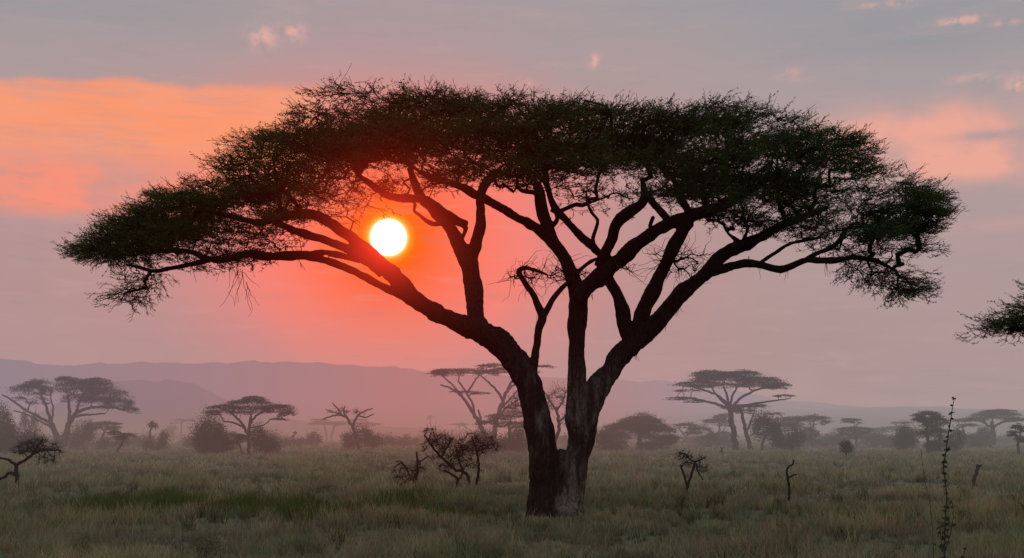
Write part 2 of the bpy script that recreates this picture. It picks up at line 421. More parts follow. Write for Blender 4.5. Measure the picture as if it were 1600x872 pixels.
# ------------------------------------------------------------------ generic tree in the distance
def tree(name, label, cat, base, Y, limbs=(), pads=(), bare=(), leaf=M_FARLEAF, bark=M_FARBARK, group=None, density=1.0, seed=None, rmin_px=.22, bushy=False, depth=.75, leaf_px=1.9):
    rng = np.random.default_rng(seed if seed is not None else int(abs(base[0])*13+base[1]*7+Y))
    s = Y/F
    b = at(base[0], HY, Y); b[2] = float(ground_h(b[0], Y))-.04
    root = thing(name, label, cat, b, group)
    tb = MB(); samples, sr, scost = [], [], []
    if not limbs:
        limbs = [[(base[0], base[1], 2.0), (base[0]+rng.normal()*2, (base[1]*.5+pads[0][1]*.5), 1.6), (pads[0][0]*.7+base[0]*.3, pads[0][1]+pads[0][3]*.3, 1.2)]]
    for li, lp in enumerate(limbs):
        P = []; dy = 0.0; kd = 0 if li == 0 else rng.normal()*.25; r = lp[0][2] if len(lp[0]) > 2 else 1.5
        x0 = lp[0]
        for q in lp:
            if len(q) > 2: r = q[2]
            else: r *= .85
            dy = math.hypot(q[0]-x0[0], q[1]-x0[1])*s*kd
            w3 = at(q[0], q[1], Y); w3[1] += dy
            P.append([*w3, r*s])
        P = np.array(P)
        if li == 0: P[0, 2] = min(P[0, 2], b[2])            # rooted in the ground
        sp = smooth_path(P, max(1.2*s*3, .05))
        k = len(sp); sp[1:-1, :3] += rng.normal(size=(k-2, 3))*sp[1:-1, 3:4]*.25
        tb.tube(sp[:, :3], sp[:, 3], 7)
        f0 = int(k*(.55 if li == 0 else .25))
        samples.append(sp[f0:, :3]); sr.append(sp[f0:, 3]); scost.append(np.linspace(.4, 0, k-f0)*0+np.linalg.norm(sp[f0:, :3]-b, axis=1)*.15)
    roots = np.vstack(samples); rr = np.concatenate(sr); rc = np.concatenate(scost)
    tb.build('trunk', bark, root, b, True)
    nodes, lb, bb = [], MB(), MB()
    for kind, plist in (('leaf', pads), ('bare', bare)):
        for pad in plist:
            cx, cy, hw, hh = pad[:4]; dn = (pad[4] if len(pad) > 4 else 1.0)*density
            c = at(cx, cy, Y); hwm, hhm = hw*s, hh*s
            nc = int(max(6, min(70, (hw*hh)**.5*1.7)))
            rr_ = np.sqrt(rng.uniform(0, 1, nc)); an = rng.uniform(0, 2*math.pi, nc)
            z = rng.uniform(-.85, 1, nc) if bushy else rng.uniform(-.75, .85, nc)
            k = np.sqrt(np.maximum(0, 1-(z*.9)**2)) if bushy else np.sqrt(1-.55*np.maximum(z, 0)**2)
            cl = np.stack([c[0]+rr_*np.cos(an)*hwm*.88*k, c[1]+rr_*np.sin(an)*hwm*depth*k, c[2]+z*hhm*np.sqrt(1-.6*rr_**2)], 1)
            if not bushy: cl[:, 2] -= hhm*.55*rr_**2
            nodes.append(cl)
            if kind == 'leaf':
                n = int((6.5 if bushy else 11)*hw*hh*dn)+40
                ci = rng.integers(0, nc, n)
                g = rng.normal(size=(n, 3))*np.array([hwm*.20, hwm*depth*.2, hhm*(.34 if bushy else .13)])*(1.1 if bushy else 1)
                pts = cl[ci]+g
                f_ = rng.uniform(size=n) < (.12 if bushy else .30)                     # filling between the clumps
                q_ = np.sqrt(rng.uniform(0, 1, n)); a_ = rng.uniform(0, 2*math.pi, n); z_ = rng.uniform(-.6, .8, n)
                k_ = np.sqrt(1-.75*z_**2)
                if bushy: full = np.stack([c[0]+q_*np.cos(a_)*hwm*k_, c[1]+q_*np.sin(a_)*hwm*depth*k_, c[2]+z_*hhm], 1)
                else: full = np.stack([c[0]+q_*np.cos(a_)*hwm*.95, c[1]+q_*np.sin(a_)*hwm*depth, c[2]+hhm*(.45*(1-q_**2)-.15+z_*.35)], 1)
                pts[f_] = full[f_]
                pts[:, 2] = np.maximum(pts[:, 2], b[2]+.03)
                leaf_quads(lb, pts, leaf_px*s*.72, rng, .3 if bushy else 1.4, .45)
            else:
                for p in cl:
                    q = 7
                    D = rng.normal(size=(q, 3))*np.array([1, 1, .8])+np.array([0, 0, .25])
                    twig_fan(bb, np.tile(p, (q, 1)), D, rng.uniform(.15, .75, q)*min(hwm, hhm*1.6), rng, .30*s, .13*s, .30)
    if nodes:
        N = np.vstack(nodes)
        par, order = grow(roots, rc, N, .35, rng)
        branch_tubes(bb, roots, rr, N, par, order, rng, rmin_px*s, .5, .16, rcap=rr.max()*.8)
    bb.build('branches', bark, root, b)
    lb.build('crown', leaf, root, b)
    return root

# ------------------------------------------------------------------ the great acacia
Y0 = 36.0
S0 = Y0/F
def limb(pts, dy0, dy1):
    """pts (px, py, radius px); the limb leans from depth dy0 to dy1 metres"""
    P = []; n = len(pts)
    L = np.concatenate([[0], np.cumsum([math.hypot(pts[i+1][0]-pts[i][0], pts[i+1][1]-pts[i][1]) for i in range(n-1)])]); L /= L[-1]
    for q, l in zip(pts, L):
        Y = Y0+dy0+(dy1-dy0)*l
        P.append([*at(q[0], q[1], Y), q[2]*Y/F])
    return smooth_path(np.array(P), .10)

LIMBS = {
 'trunk': [
   ([(846,830,29),(848,805,24),(850,770,21),(851,735,21),(851,708,22),(845,672,22.5),(837,640,22),(826,605,21),(812,575,20),(795,550,19.5),(772,532,19),(748,518,18)], 0, 0),
   ([(884,830,32),(882,806,26),(886,770,22.5),(893,735,21.5),(900,705,21),(907,672,21),(917,640,20.5),(930,612,19),(945,588,17.5),(962,566,17),(978,548,17),(992,532,17)], 0, .2),
   ([(866,832,30),(866,800,23),(868,770,20),(872,735,14),(876,714,9),(878,702,4)], 0, .1)],
 'limb': [
   [([(758,524,17),(732,512,16),(700,498,15),(668,482,14),(645,464,14),(628,444,14),(606,421,12),(582,397,10.5),(556,376,9.5),(526,354,8.5),(500,338,8),(475,334,7),(450,338,6.5),(425,345,6),(402,348,5.5),(378,342,5),(350,335,4),(320,328,3)], 0, -1.5),
    ([(598,425,10),(570,404,9.5),(545,390,8),(521,381,7),(497,372,6.5),(474,365,6.5),(452,357,6),(428,347,5)], -.6, -1.2),
    ([(604,424,6),(582,412,6.5),(556,404,6),(528,397,5.5),(503,394,5.5),(480,400,6)], -.5, .3),
    ([(652,474,9),(626,461,7),(600,450,6.4),(572,436,6.2),(546,422,6.2),(512,409,6.4),(480,402,8),(450,402,7.5),(420,402,7),(393,398,6.5),(365,404,6),(345,408,5.5),(322,404,5),(302,395,4.5),(275,392,4),(246,392,3.5),(216,377,2.8),(190,372,2),(160,378,1.5)], -.3, .6),
    ([(330,405,4.5),(312,410,4.2),(285,416,3.6),(262,420,3.5),(241,424,3.2),(218,418,2.8),(196,413,2.2)], .5, .9),
    ([(640,462,8),(655,462,7),(655,475,7),(668,486,6)], 0, 0),
    ([(616,445,6),(621,434,5),(624,426,3.5),(623,418,1.5)], -.4, -.4)],
   [([(748,522,17),(745,500,15),(742,478,14.5),(741,455,14.5),(738,430,14.5),(733,408,14.5),(722,388,11.5),(713,372,10),(702,355,9),(690,340,9),(676,326,8.5),(661,312,8),(652,296,7),(645,280,6),(640,262,5)], 0, 1.6),
    ([(733,410,12),(740,388,10),(745,370,9),(750,350,8.5),(751,330,8),(750,312,8),(754,294,8),(764,280,7),(776,268,5)], .6, 1.6),
    ([(729,352,6),(712,344,6.5),(694,333,6.5),(678,320,6.5),(664,312,7),(645,310,7),(622,309,6.5),(603,304,6),(588,294,5.5),(574,284,5),(560,275,4)], .8, -.8),
    ([(690,350,3.5),(676,350,3.5),(664,344,3.2),(655,336,3),(647,330,2.8),(649,318,3)], .9, .5),
    ([(728,355,4),(726,364,3),(722,372,3)], .8, .7)],
   [([(902,690,12),(898,655,13.5),(899,620,14),(901,590,14),(902,555,13.5),(903,520,13.5),(904,490,14),(903,466,15),(897,442,12.5),(888,420,11),(880,402,10.5),(870,385,10),(860,371,9.5),(854,352,9),(849,335,9.5),(846,318,9),(843,300,8),(838,285,6)], .1, 1.0),
    ([(868,384,9),(850,366,8.5),(835,354,8),(818,344,8),(798,332,7.5),(778,320,7),(758,310,7),(740,302,6.5),(722,293,6),(698,284,5.5),(676,278,5),(655,268,4)], .8, 2.6),
    ([(936,396,7),(925,385,7),(912,373,6.5),(900,361,6),(886,346,6),(874,333,5.5),(863,318,5.5),(858,300,5)], .3, -.8),
    ([(852,356,4.5),(864,352,4),(871,343,3.8),(869,332,3.5),(860,328,3.5)], .9, .7),
    ([(846,305,4.5),(830,300,4),(815,298,3.2),(808,290,3)], .9, .6)],
   [([(903,468,13),(914,453,13),(928,440,13),(944,424,14),(960,410,12.5),(982,393,12.5),(1004,376,11.5),(1026,361,11),(1047,348,10.5),(1066,342,10.5),(1090,334,10),(1113,327,9),(1135,319,7),(1158,308,5)], .1, -1.5),
    ([(938,416,11),(943,400,9.5),(951,385,9),(958,368,8.5),(961,353,8.5),(970,342,8.5),(985,330,8.5),(998,322,8),(1007,310,6.5),(1006,296,5)], -.2, -1.2),
    ([(930,388,3.6),(926,374,3.2),(931,358,3.2),(934,344,3),(924,332,2.8),(918,318,2.6),(916,302,2.4)], -.1, -.1),
    ([(1050,349,7),(1038,337,6.5),(1027,324,6),(1018,312,5.5),(1012,298,4.5)], -.8, -.6),
    ([(1080,338,7),(1072,325,6.5),(1064,312,6),(1056,300,5)], -1.0, -.3),
    ([(1003,377,4.5),(1016,365,3.6),(1016,352,3.5),(1021,338,3)], -.4, -.2)],
   [([(992,533,16),(1000,515,13.5),(1003,495,12.5),(1008,476,12),(1017,458,12),(1028,438,11.5),(1038,418,11),(1049,396,11),(1057,378,10.5),(1066,362,10),(1078,346,9)], .2, -1.1),
    ([(990,540,13),(979,522,11),(974,505,10.5),(971,485,10),(966,465,9.5),(957,447,8.5),(949,434,8)], .2, -.1),
    ([(984,544,16),(1004,524,15),(1022,507,14.5),(1042,484,13.5),(1062,463,12.5),(1080,448,12),(1096,436,11.5),(1112,420,11),(1128,402,11),(1145,391,10),(1162,382,9),(1180,374,8),(1200,364,7.5),(1222,352,7),(1246,341,6.5),(1270,333,5),(1292,325,4)], .2, 1.8),
    ([(1112,424,9),(1130,420,7),(1150,414,6.5),(1168,411,6.5),(1186,413,6.5),(1204,418,6),(1222,421,6),(1240,414,5.5),(1262,406,5.5),(1285,407,5),(1312,406,5),(1332,402,4.5),(1350,404,4),(1372,409,3.4),(1394,420,2.6)], 1.0, -.8),
    ([(1252,410,4.5),(1275,397,4),(1300,386,4),(1314,372,4),(1322,358,3.4)], .2, .8),
    ([(1190,409,3.5),(1208,397,3),(1232,382,2.8),(1256,376,2.6),(1284,371,2.2)], .6, 1.4),
    ([(1152,390,5),(1156,382,5.5),(1152,376,4),(1143,369,2.2),(1136,362,2.2),(1142,356,3.6),(1148,359,3)], 1.3, 1.1),
    ([(1158,386,3.5),(1163,372,3),(1168,360,2.6),(1166,346,2.2)], 1.3, 1.0)]],
 'dead_limb': [
   ([(822,622,12),(828,600,8.5),(833,580,7),(836,558,7),(839,535,7),(843,512,7),(847,494,7),(840,476,5.5),(833,460,5),(823,446,4.6),(815,434,4.4),(810,424,4.2),(816,419,4.2),(828,420,3.6),(842,424,3),(856,430,2)], .1, -.5),
   ([(847,496,6),(857,480,5),(866,464,4.6),(876,452,4.2),(888,440,3.8),(904,424,3.6),(922,409,3),(940,402,2)], -.2, .9)],
}
rng = np.random.default_rng(11)
acacia = thing('acacia_tree', 'huge dark flat-topped acacia with forked trunk, filling the middle of the view', 'tree', (*at(868, HY, Y0)[:2], 0.0))
O = np.array(acacia.location)
# one body: all limbs joined, then skinned by voxels, then cut back into trunk and limbs
allL = []; mb = MB()
groups = [LIMBS['trunk']]+LIMBS['limb']+[LIMBS['dead_limb']]
for gidx, grp in enumerate(groups):
    for pts, d0, d1 in grp:
        p = limb(pts, d0, d1); n = len(p)
        wob = np.cumsum(rng.normal(size=(n, 3)), 0); wob -= np.linspace(0, 1, n)[:, None]*wob[-1]
        p[:, :3] += wob*p[:, 3:4]*.035
        p[:, 3] *= 1+.05*np.sin(np.arange(n)*.21+rng.uniform(0, 6))+.04*np.sin(np.arange(n)*.53+rng.uniform(0, 6))
        allL.append((gidx, p)); mb.tube(p[:, :3], p[:, 3], 12)
tmp_me = mb.mesh('joined', M_BARK)
tmp = bpy.data.objects.new('joined', tmp_me); C.objects.link(tmp)
md = tmp.modifiers.new('r', 'REMESH'); md.mode = 'VOXEL'; md.voxel_size = .032
sm = tmp.modifiers.new('s', 'SMOOTH'); sm.factor = .5; sm.iterations = 2
dg = bpy.context.evaluated_depsgraph_get(); ev = tmp.evaluated_get(dg); me2 = ev.to_mesh()
V = np.empty(len(me2.vertices)*3, np.float32); me2.vertices.foreach_get('co', V); V = V.reshape(-1, 3).astype(float)
NRM = np.empty(len(V)*3, np.float32); me2.vertices.foreach_get('normal', NRM); NRM = NRM.reshape(-1, 3)
Qd = np.array([tuple(p.vertices) for p in me2.polygons if len(p.vertices) == 4])
Tr = np.array([tuple(p.vertices) for p in me2.polygons if len(p.vertices) == 3])
ev.to_mesh_clear(); bpy.data.objects.remove(tmp); bpy.data.meshes.remove(tmp_me)
# ribs, burls and cracks of the bark
disp = np.array([mnoise.fractal(Vector((v[0]*3.2, v[1]*3.2, v[2]*.9)), 1.0, 2.1, 4) for v in V])
SK = np.vstack([p for _, p in allL]); SG = np.concatenate([np.full(len(p), g) for g, p in allL])
near = np.empty(len(V), int)
for a in range(0, len(V), 4000):
    dd = ((V[a:a+4000, None]-SK[None, :, :3])**2).sum(2)**.5-SK[None, :, 3]
    near[a:a+4000] = dd.argmin(1)
rl = SK[near, 3]
V += NRM*(disp*np.minimum(rl*.22, .08))[:, None]
# root flare with buttress folds at the foot
zf = np.clip((.55-V[:, 2])/.55, 0, 1)
an = np.arctan2(V[:, 1]-O[1], V[:, 0]-O[0])
V[:, :2] += NRM[:, :2]*((zf**1.5)*(.05+.06*np.sin(an*7+1)))[:, None]
vg = SG[near]
def cut(gi):
    m = MB()
    fq = Qd[vg[Qd[:, 0]] == gi]; ft = Tr[vg[Tr[:, 0]] == gi] if len(Tr) else Tr
    used = np.unique(np.concatenate([fq.ravel(), ft.ravel()])) if len(ft) else np.unique(fq)
    mp = np.full(len(V), -1); mp[used] = np.arange(len(used))
    m.add(V[used], mp[fq], mp[ft] if len(ft) else None); return m
for gi_, nm in enumerate(['trunk', 'limb', 'limb', 'limb', 'limb', 'limb', 'dead_limb']):
    part = cut(gi_).build(nm, M_BARK, acacia, O, True)
    if nm == 'dead_limb': part['label'] = 'thin forked limb with a bare hooked tip'

# crown outline read off the photograph: top and underside of the foliage by bearing
TOP = np.array([(98,380),(112,362),(140,344),(190,316),(240,292),(290,270),(325,243),(350,212),(400,182),(440,156),(480,134),(530,126),(580,129),(650,138),(720,140),(790,146),(850,152),(900,154),(940,160),(990,164),(1040,158),(1100,156),(1160,156),(1210,159),(1250,170),(1300,180),(1340,197),(1380,226),(1410,256),(1450,274),(1478,290),(1492,322)], float)
BOT = np.array([(98,392),(112,404),(150,408),(190,402),(250,392),(300,388),(350,380),(400,362),(450,345),(490,328),(520,300),(550,276),(600,272),(680,274),(740,280),(800,278),(850,286),(900,284),(940,272),(1000,296),(1060,314),(1110,328),(1170,336),(1230,346),(1290,352),(1340,364),(1400,380),(1450,366),(1492,340)], float)
for A_ in (TOP, BOT): A_[:, 0] = 800+(A_[:, 0]-800)*np.where(A_[:, 0] < 800, .935, .948)
TOP[:, 1] += 11; BOT[:, 1] += 4*np.clip(np.minimum((BOT[:, 0]-620)/80, (1330-BOT[:, 0])/80), 0, 1); BOT[:, 1] -= 4
top = lambda x: np.interp(x, TOP[:, 0], TOP[:, 1]); bot = lambda x: np.interp(x, BOT[:, 0], BOT[:, 1])
def shell(n, rng):
    """points inside the umbrella: a shallow dome seen from below"""
    out = []
    while len(out) < n:
        px = rng.uniform(TOP[0, 0], TOP[-1, 0]); tp, bt = top(px), bot(px)
        bt = max(bt, tp+8); py = rng.uniform(tp, bt)
        rad = 6.5*math.sqrt(max(.03, 1-((px-800)/730)**2))
        dy = rng.uniform(-rad, rad); Y = Y0+dy
        z = CAMZ+(HY-py)/F*Y
        ztop = CAMZ+(HY-tp)/F*Y0-.055*dy**2-.010*abs(dy)**3*.3
        thick = (bt-tp)/F*Y0*.62+.5
        if ztop-thick < z < ztop+.15: out.append((at(px, py, Y), px, py))
    return out
pads, bare_pads = [], []
HOLES = [(450,190,60,18,.8),(330,300,45,12,.6),(400,250,70,14,.55),(285,380,60,12,.6),(1190,200,40,12,.6),(1330,345,60,22,.6),(560,280,40,15,.7),(470,245,40,10,.6),(420,320,60,10,.5),(520,165,30,10,.5),(340,372,60,16,.7),(200,385,50,10,.5),(1420,320,50,25,.45),(1390,290,30,30,.3)]
cand = shell(1650, rng)
cN = np.array([c[0] for c in cand])
for i, (p, px, py) in enumerate(cand):
    keep = 1.0
    for hx, hy, hw, hh, k in HOLES:
        if ((px-hx)/hw)**2+((py-hy)/hh)**2 < 1: keep = min(keep, 1-k)
    edge_ = min(px-98, 1492-px)/120.
    keep *= .55+.45*min(1, edge_)
    lay = mnoise.noise(Vector((p[0]*.26, p[1]*.30+9, p[2]*2.0)))
    mid_ = min(1, max(0, 1-abs(px-860)/560))                 # the middle of the crown is closed, the wings are layered
    keep *= min(1, max(.05,   .60+.42*mid_+lay*(2.6-1.2*mid_)))
    if rng.uniform() < keep*.80: pads.append((p, 1.0, px, py))
# hanging clumps and outliers, (px, py, half width, half height, count, leafiness, dy)
for hx, hy, hw, hh, n, lf, dy in [(212,452,30,20,9,.25,.8),(190,462,16,10,4,.25,.9),(236,436,24,12,5,.2,.8),(150,396,24,10,7,.6,.5),(1390,436,44,16,15,.4,-.8),(1416,452,22,7,6,.4,-.9),(1355,418,36,12,9,.35,-.7),(1325,380,60,26,16,.3,.3),(1415,385,32,28,11,.3,-.5),(1435,330,26,30,13,.5,0),
    (330,412,70,12,14,.3,.5),(385,395,60,14,14,.35,.3),(460,335,45,26,16,.4,-.9),(430,372,40,16,10,.4,-.6),(945,312,50,20,12,.12,.5),(900,300,40,14,8,.25,.4),(1100,340,30,10,8,.3,.2),(1190,345,40,16,12,.4,.4),(1210,360,40,14,9,.25,1.2),(1270,365,40,14,12,.4,1.2),(560,296,60,16,12,.22,-.5),(610,285,40,12,6,.2,.3),(545,330,34,18,6,.12,-.6),(1150,350,25,12,7,.3,1.2),(800,285,50,10,9,.4,1.2),(700,285,40,8,7,.4,1.3)]:
    for _ in range(n):
        r, a = math.sqrt(rng.uniform()), rng.uniform(0, 2*math.pi)
        px, py = hx+r*math.cos(a)*hw, hy+r*math.sin(a)*hh
        pads.append((at(px, py, Y0+dy+rng.normal()*.5), lf, px, py))
for hx, hy, hw, hh, n, dy in [(835,428,40,10,16,-.5),(890,425,26,14,8,.6),(1065,415,34,22,14,-.9),(1050,400,24,10,6,-.6),(985,418,14,8,3,-.3),(1345,385,40,12,8,.2)]:
    for _ in range(n):
        px, py = hx+rng.uniform(-1, 1)*hw, hy+rng.uniform(-1, 1)*hh
        bare_pads.append(at(px, py, Y0+dy+rng.normal()*.3))
N = np.array([p[0] for p in pads]+bare_pads)
ro, rr, rc = [], [], []
for gidx, p in allL:
    if gidx == 0: continue
    for q in p:
        py = HY-(q[2]-CAMZ)/q[1]*F
        if py < (445 if gidx == 6 else 425): ro.append(q[:3]); rr.append(q[3]); rc.append(np.linalg.norm(q[:3]-O)*.22)
ro, rr, rc = np.array(ro), np.array(rr), np.array(rc)
par, order = grow(ro, rc, N, .30, rng)
tw, cr = MB(), MB()
branch_tubes(tw, ro, rr, N, par, order, rng, .0125, .52, .24, rcap=.085)
# leafy sprays on each pad, radiating from it in a flat layer
axis = np.array([*at(800, HY, Y0)[:2], 0])
for (p, lf, px, py) in pads:
    dt = (py-top(px))/F*Y0
    ed = min(1, max(.3, .3+dt*.9))                            # thinner towards the upper rim
    n = int(21*lf**1.5*ed+rng.integers(3, 7))
    r = np.sqrt(rng.uniform(0, 1, n))*rng.uniform(.4, .72); a = rng.uniform(0, 2*math.pi, n)
    out = p-axis; out[2] = 0; out /= np.linalg.norm(out)+.1
    c = p+np.stack([np.cos(a)*r, np.sin(a)*r, rng.normal(size=n)*.06+.05-.10*r], 1)
    D = np.stack([np.cos(a), np.sin(a), rng.normal(size=n)*.2+.08], 1)*.8+out*.65
    if py > 400 and (px < 260 or px > 1330): D[:, 2] -= .55
    add_sprays(cr, c, D, rng.uniform(.26, .52, n), rng)
    m = max(3, n//3)
    c0 = np.tile(p, (m, 1)); tgt = c[:m]
    twig_fan(tw, c0, tgt-c0, np.linalg.norm(tgt-c0, axis=1), rng, .010, .006, .12, 3, 4)
for p in bare_pads:
    D = rng.normal(size=(7, 3))*np.array([1, 1, .6])+np.array([0, 0, .05])
    twig_fan(tw, np.tile(p, (7, 1)), D, rng.uniform(.2, .75, 7), rng, .010, .004, .35, 3, 5)
# thin shoots standing out of the rim
n = 0
while n < 2200:
    p, lf, px, py = pads[rng.integers(len(pads))]
    e = py-top(px)
    if e > 30 and 160 < px < 1420: continue
    out = p-axis; out[2] = 0; out /= np.linalg.norm(out)+.1
    D = np.array([[rng.normal()*.9+out[0]*.7, rng.normal()*.5, rng.uniform(-.1, .5)]])
    L = rng.uniform(.2, .55, 1)
    q = p+rng.normal(size=3)*np.array([.2, .2, .07])
    u = np.linspace(0, 1, 6)[:, None]; dn = D/np.linalg.norm(D); cv = np.array([rng.normal()*.3, rng.normal()*.3, rng.normal()*.35])
    tw.tube(q+dn*u*L+cv*L*u**2+rng.normal(size=(6, 3))*.012, np.linspace(.011, .005, 6), 3, cap=False)
    if rng.uniform() < .75: add_sprays(cr, (q+D[0]/np.linalg.norm(D[0])*L[0]*.55)[None], D+rng.normal(size=(1, 3))*.3, rng.uniform(.2, .36, 1), rng)
    n += 1
# drooping twigs below the left wing and under limbs
for (px, py, L, dy) in [(362,410,1.0,.4),(372,412,1.5,.4),(378,425,1.3,.4),(384,440,1.2,.4),(352,412,.7,.4),(392,408,.6,.3),(420,405,.4,.3),(300,415,.6,.6),(210,425,1.2,.9),(225,430,1.1,.9),(240,428,.8,.8),(195,430,1.0,.9),(1060,478,.5,.8),(992,552,.35,.3),(999,545,.5,.3),(1040,505,.3,.5),(1170,400,.5,1.1),(1185,412,.45,.8),(1230,420,.5,.6),(1290,408,.5,.2),(1345,410,.6,-.4),(560,400,.3,-.6),(470,410,.3,0),(850,340,.5,.9),(925,460,.3,.1)]:
    p = at(px, py, Y0+dy)
    k = 3
    D = np.stack([rng.normal(size=k)*.25, rng.normal(size=k)*.25, -np.ones(k)], 1)
    twig_fan(tw, np.tile(p, (k, 1)), D, rng.uniform(.4, .9, k)*L, rng, .011, .004, .16, 3, 8)
tb_ = tw.build('branches', M_TWIG, acacia, O)
cr.build('crown', M_LEAF, acacia, O)

# ------------------------------------------------------------------ acacia reaching in from the right edge
YR = 33.0
ra_ = thing('acacia_tree', 'drooping crown end of a neighbouring acacia reaching in at the right edge', 'tree', (*at(1990, HY, YR)[:2], 0.0))
OR = np.array(ra_.location); OR[2] = float(ground_h(OR[0], YR))-.05; ra_.location = OR
tb, tw, cr = MB(), MB(), MB(); ro, rr, rc = [], [], []
for pts in [[(1990,830,30),(1985,740,26),(1980,640,24),(1960,560,22)],[(1975,600,18),(1900,500,13),(1830,420,9),(1760,380,6)],[(1965,580,15),(1860,540,11),(1760,515,9),(1680,508,7),(1635,513,5),(1600,514,3.6),(1580,515,2.4)],[(1980,600,16),(2050,480,12),(2130,400,8)],[(1975,590,16),(1990,480,12),(2000,380,7)]]:
    P = np.array([[*at(q[0], q[1], YR+rng.normal()*.2), q[2]*YR/F] for q in pts]); sp = smooth_path(P, .15)
    tb.tube(sp[:, :3], sp[:, 3], 10)
    if pts[0][1] < 700: ro.append(sp[len(sp)//3:, :3]); rr.append(sp[len(sp)//3:, 3]); rc.append(np.linalg.norm(sp[len(sp)//3:, :3]-OR, axis=1)*.2)
tb.build('trunk', M_BARK, ra_, OR, True)
ro, rr, rc = np.vstack(ro), np.concatenate(rr), np.concatenate(rc)
P2 = []
for hx, hy, hw, hh, n in [(1568,510,24,6,5),(1590,500,16,12,8),(1630,490,34,20,16),(1680,455,56,34,28),(1760,410,70,45,36),(1850,380,80,45,40),(1960,350,100,45,46),(2080,350,100,45,40),(2190,390,70,40,24)]:
    for _ in range(n):
        r, a = math.sqrt(rng.uniform()), rng.uniform(0, 2*math.pi)
        P2.append(at(hx+r*math.cos(a)*hw, hy+r*math.sin(a)*hh, YR+rng.normal()*min(2.2, hw*.02)))
P2 = np.array(P2); par, order = grow(ro, rc, P2, .3, rng)
branch_tubes(tw, ro, rr, P2, par, order, rng, .0125, .5, .2, rcap=.07)
for p in P2:
    n = rng.integers(12, 22); r = np.sqrt(rng.uniform(0, 1, n))*.55; a = rng.uniform(0, 2*math.pi, n)
    c = p+np.stack([np.cos(a)*r, np.sin(a)*r, rng.normal(size=n)*.12-.1*r], 1)
    D = np.stack([np.cos(a)-.5, np.sin(a), rng.normal(size=n)*.3-.15], 1)
    add_sprays(cr, c, D, rng.uniform(.26, .5, n), rng)
    twig_fan(tw, np.tile(p, (5, 1)), c[:5]-p, np.linalg.norm(c[:5]-p, axis=1), rng, .01, .005, .12, 3, 4)
tw.build('branches', M_TWIG, ra_, OR); cr.build('crown', M_LEAF, ra_, OR)

# ------------------------------------------------------------------ trees of the plain
FG = 'acacias and bushes standing in the haze'
def T(name, label, base, Y, limbs=(), pads=(), **k):
    cat = 'bush' if 'bush' in name else 'tree'
    k.setdefault('group', 'hazy bushes on the plain' if cat == 'bush' else 'hazy trees on the plain')
    return tree(name, label, cat, base, Y, limbs, pads, **k)

T('acacia_tree', 'thin-crowned hazy acacia leaning left, left half of the close pair at left', (92,703), 200,
  [[(93,706,5),(90,690,4.6),(84,668,4),(78,652,3)],[(83,664,3),(65,652,2.2),(45,640,1.8),(30,627,1.5),(16,618,1.1)],[(79,655,2.6),(75,637,2),(70,618,1.5)],[(86,672,2.2),(66,658,1.5),(48,648,1.3),(30,642,1)],[(80,656,1.8),(84,640,1.4),(80,622,1)]],
  [(45,606,30,11,1),(62,598,22,9,1.1),(30,622,14,5,.5),(72,610,12,10,.8),(60,625,20,8,.4)])
T('acacia_tree', 'dense hazy acacia spreading right, right half of the close pair at left', (101,704), 200,
  [[(98,706,5.5),(100,688,5.2),(106,668,4.4),(114,652,3.6),(122,642,3)],[(108,662,3),(108,640,2.4),(105,618,2)],[(120,644,2.8),(145,637,2.2),(175,636,1.8),(200,642,1.2)],[(116,650,2.4),(138,648,1.6),(160,646,1.2)],[(118,646,2.2),(128,625,1.6),(138,610,1.2)]],
  [(130,602,48,13,1.4),(108,593,24,7,1.3),(150,594,24,7,1.3),(165,614,38,13,1.3),(186,628,26,11,1.3),(205,640,14,6,1),(120,620,24,9,.9),(150,626,30,8,.9)])
T('acacia_tree', 'small dark grey-green thorn tree with bent trunk, near the left edge', (28,768), 53,
  [[(28,770,3.8),(27,750,3.2),(25,735,3),(25,727,3)],[(25,728,2.6),(40,718,2.3),(56,706,2.1),(72,703,1.8),(92,704,1.2)],[(25,728,2.4),(16,720,2.1),(6,716,1.7),(-8,712,1.3)],[(27,744,2.6),(18,739,2.6),(8,742,2.4),(-4,749,2.2),(-16,756,1.6)],[(52,708,2.6),(60,696,2.2),(66,686,1.6)]],
  [(62,692,36,12,1.0),(44,698,28,12,.8),(80,702,24,10,.9),(70,714,26,8,.4),(-14,702,16,8,.8)], bare=[(78,716,20,9),(60,694,34,12),(40,700,24,10)], leaf=M_GREYLEAF, bark=M_TWIG, leaf_px=1.1, density=.75, group='thorn trees')
T('bush', 'big rounded bush cut off by the left edge', (3,705), 170, (), [(2,662,20,22,1.8),(-10,690,24,20,1.6),(14,676,16,14,1.4)], bushy=True)
T('bush', 'wide low hazy bush behind the small thorn tree at left edge', (18,708), 150, (), [(15,690,36,20,1.8),(48,694,26,15,1.6)], bushy=True)
T('ragged_tree', 'faint ragged tree with hanging clumps, just left of the close pair of acacias', (48,706), 230, [[(48,708,2),(47,680,1.6),(45,660,1.2)]], [(38,655,6,14,1),(55,655,6,12,1),(45,668,18,10,.5)], bushy=True)
T('bush', 'hazy mid-height bush right below the close pair of acacias', (132,708), 205, (), [(128,682,20,18,1.2),(112,690,22,14,1.3),(140,668,12,10,.9)], bushy=True)
T('acacia_tree', 'small flat-topped acacia beside the bushes right of the close pair', (158,708), 215, [[(156,708,2),(158,690,1.7),(163,676,1.4)]], [(165,662,28,6,1.3),(150,668,18,5,1),(178,668,14,5,1)])
T('bush', 'low hazy bush behind the leaning small tree', (168,708), 200, (), [(165,697,22,10,1.3),(190,692,16,8,.9)], bushy=True)
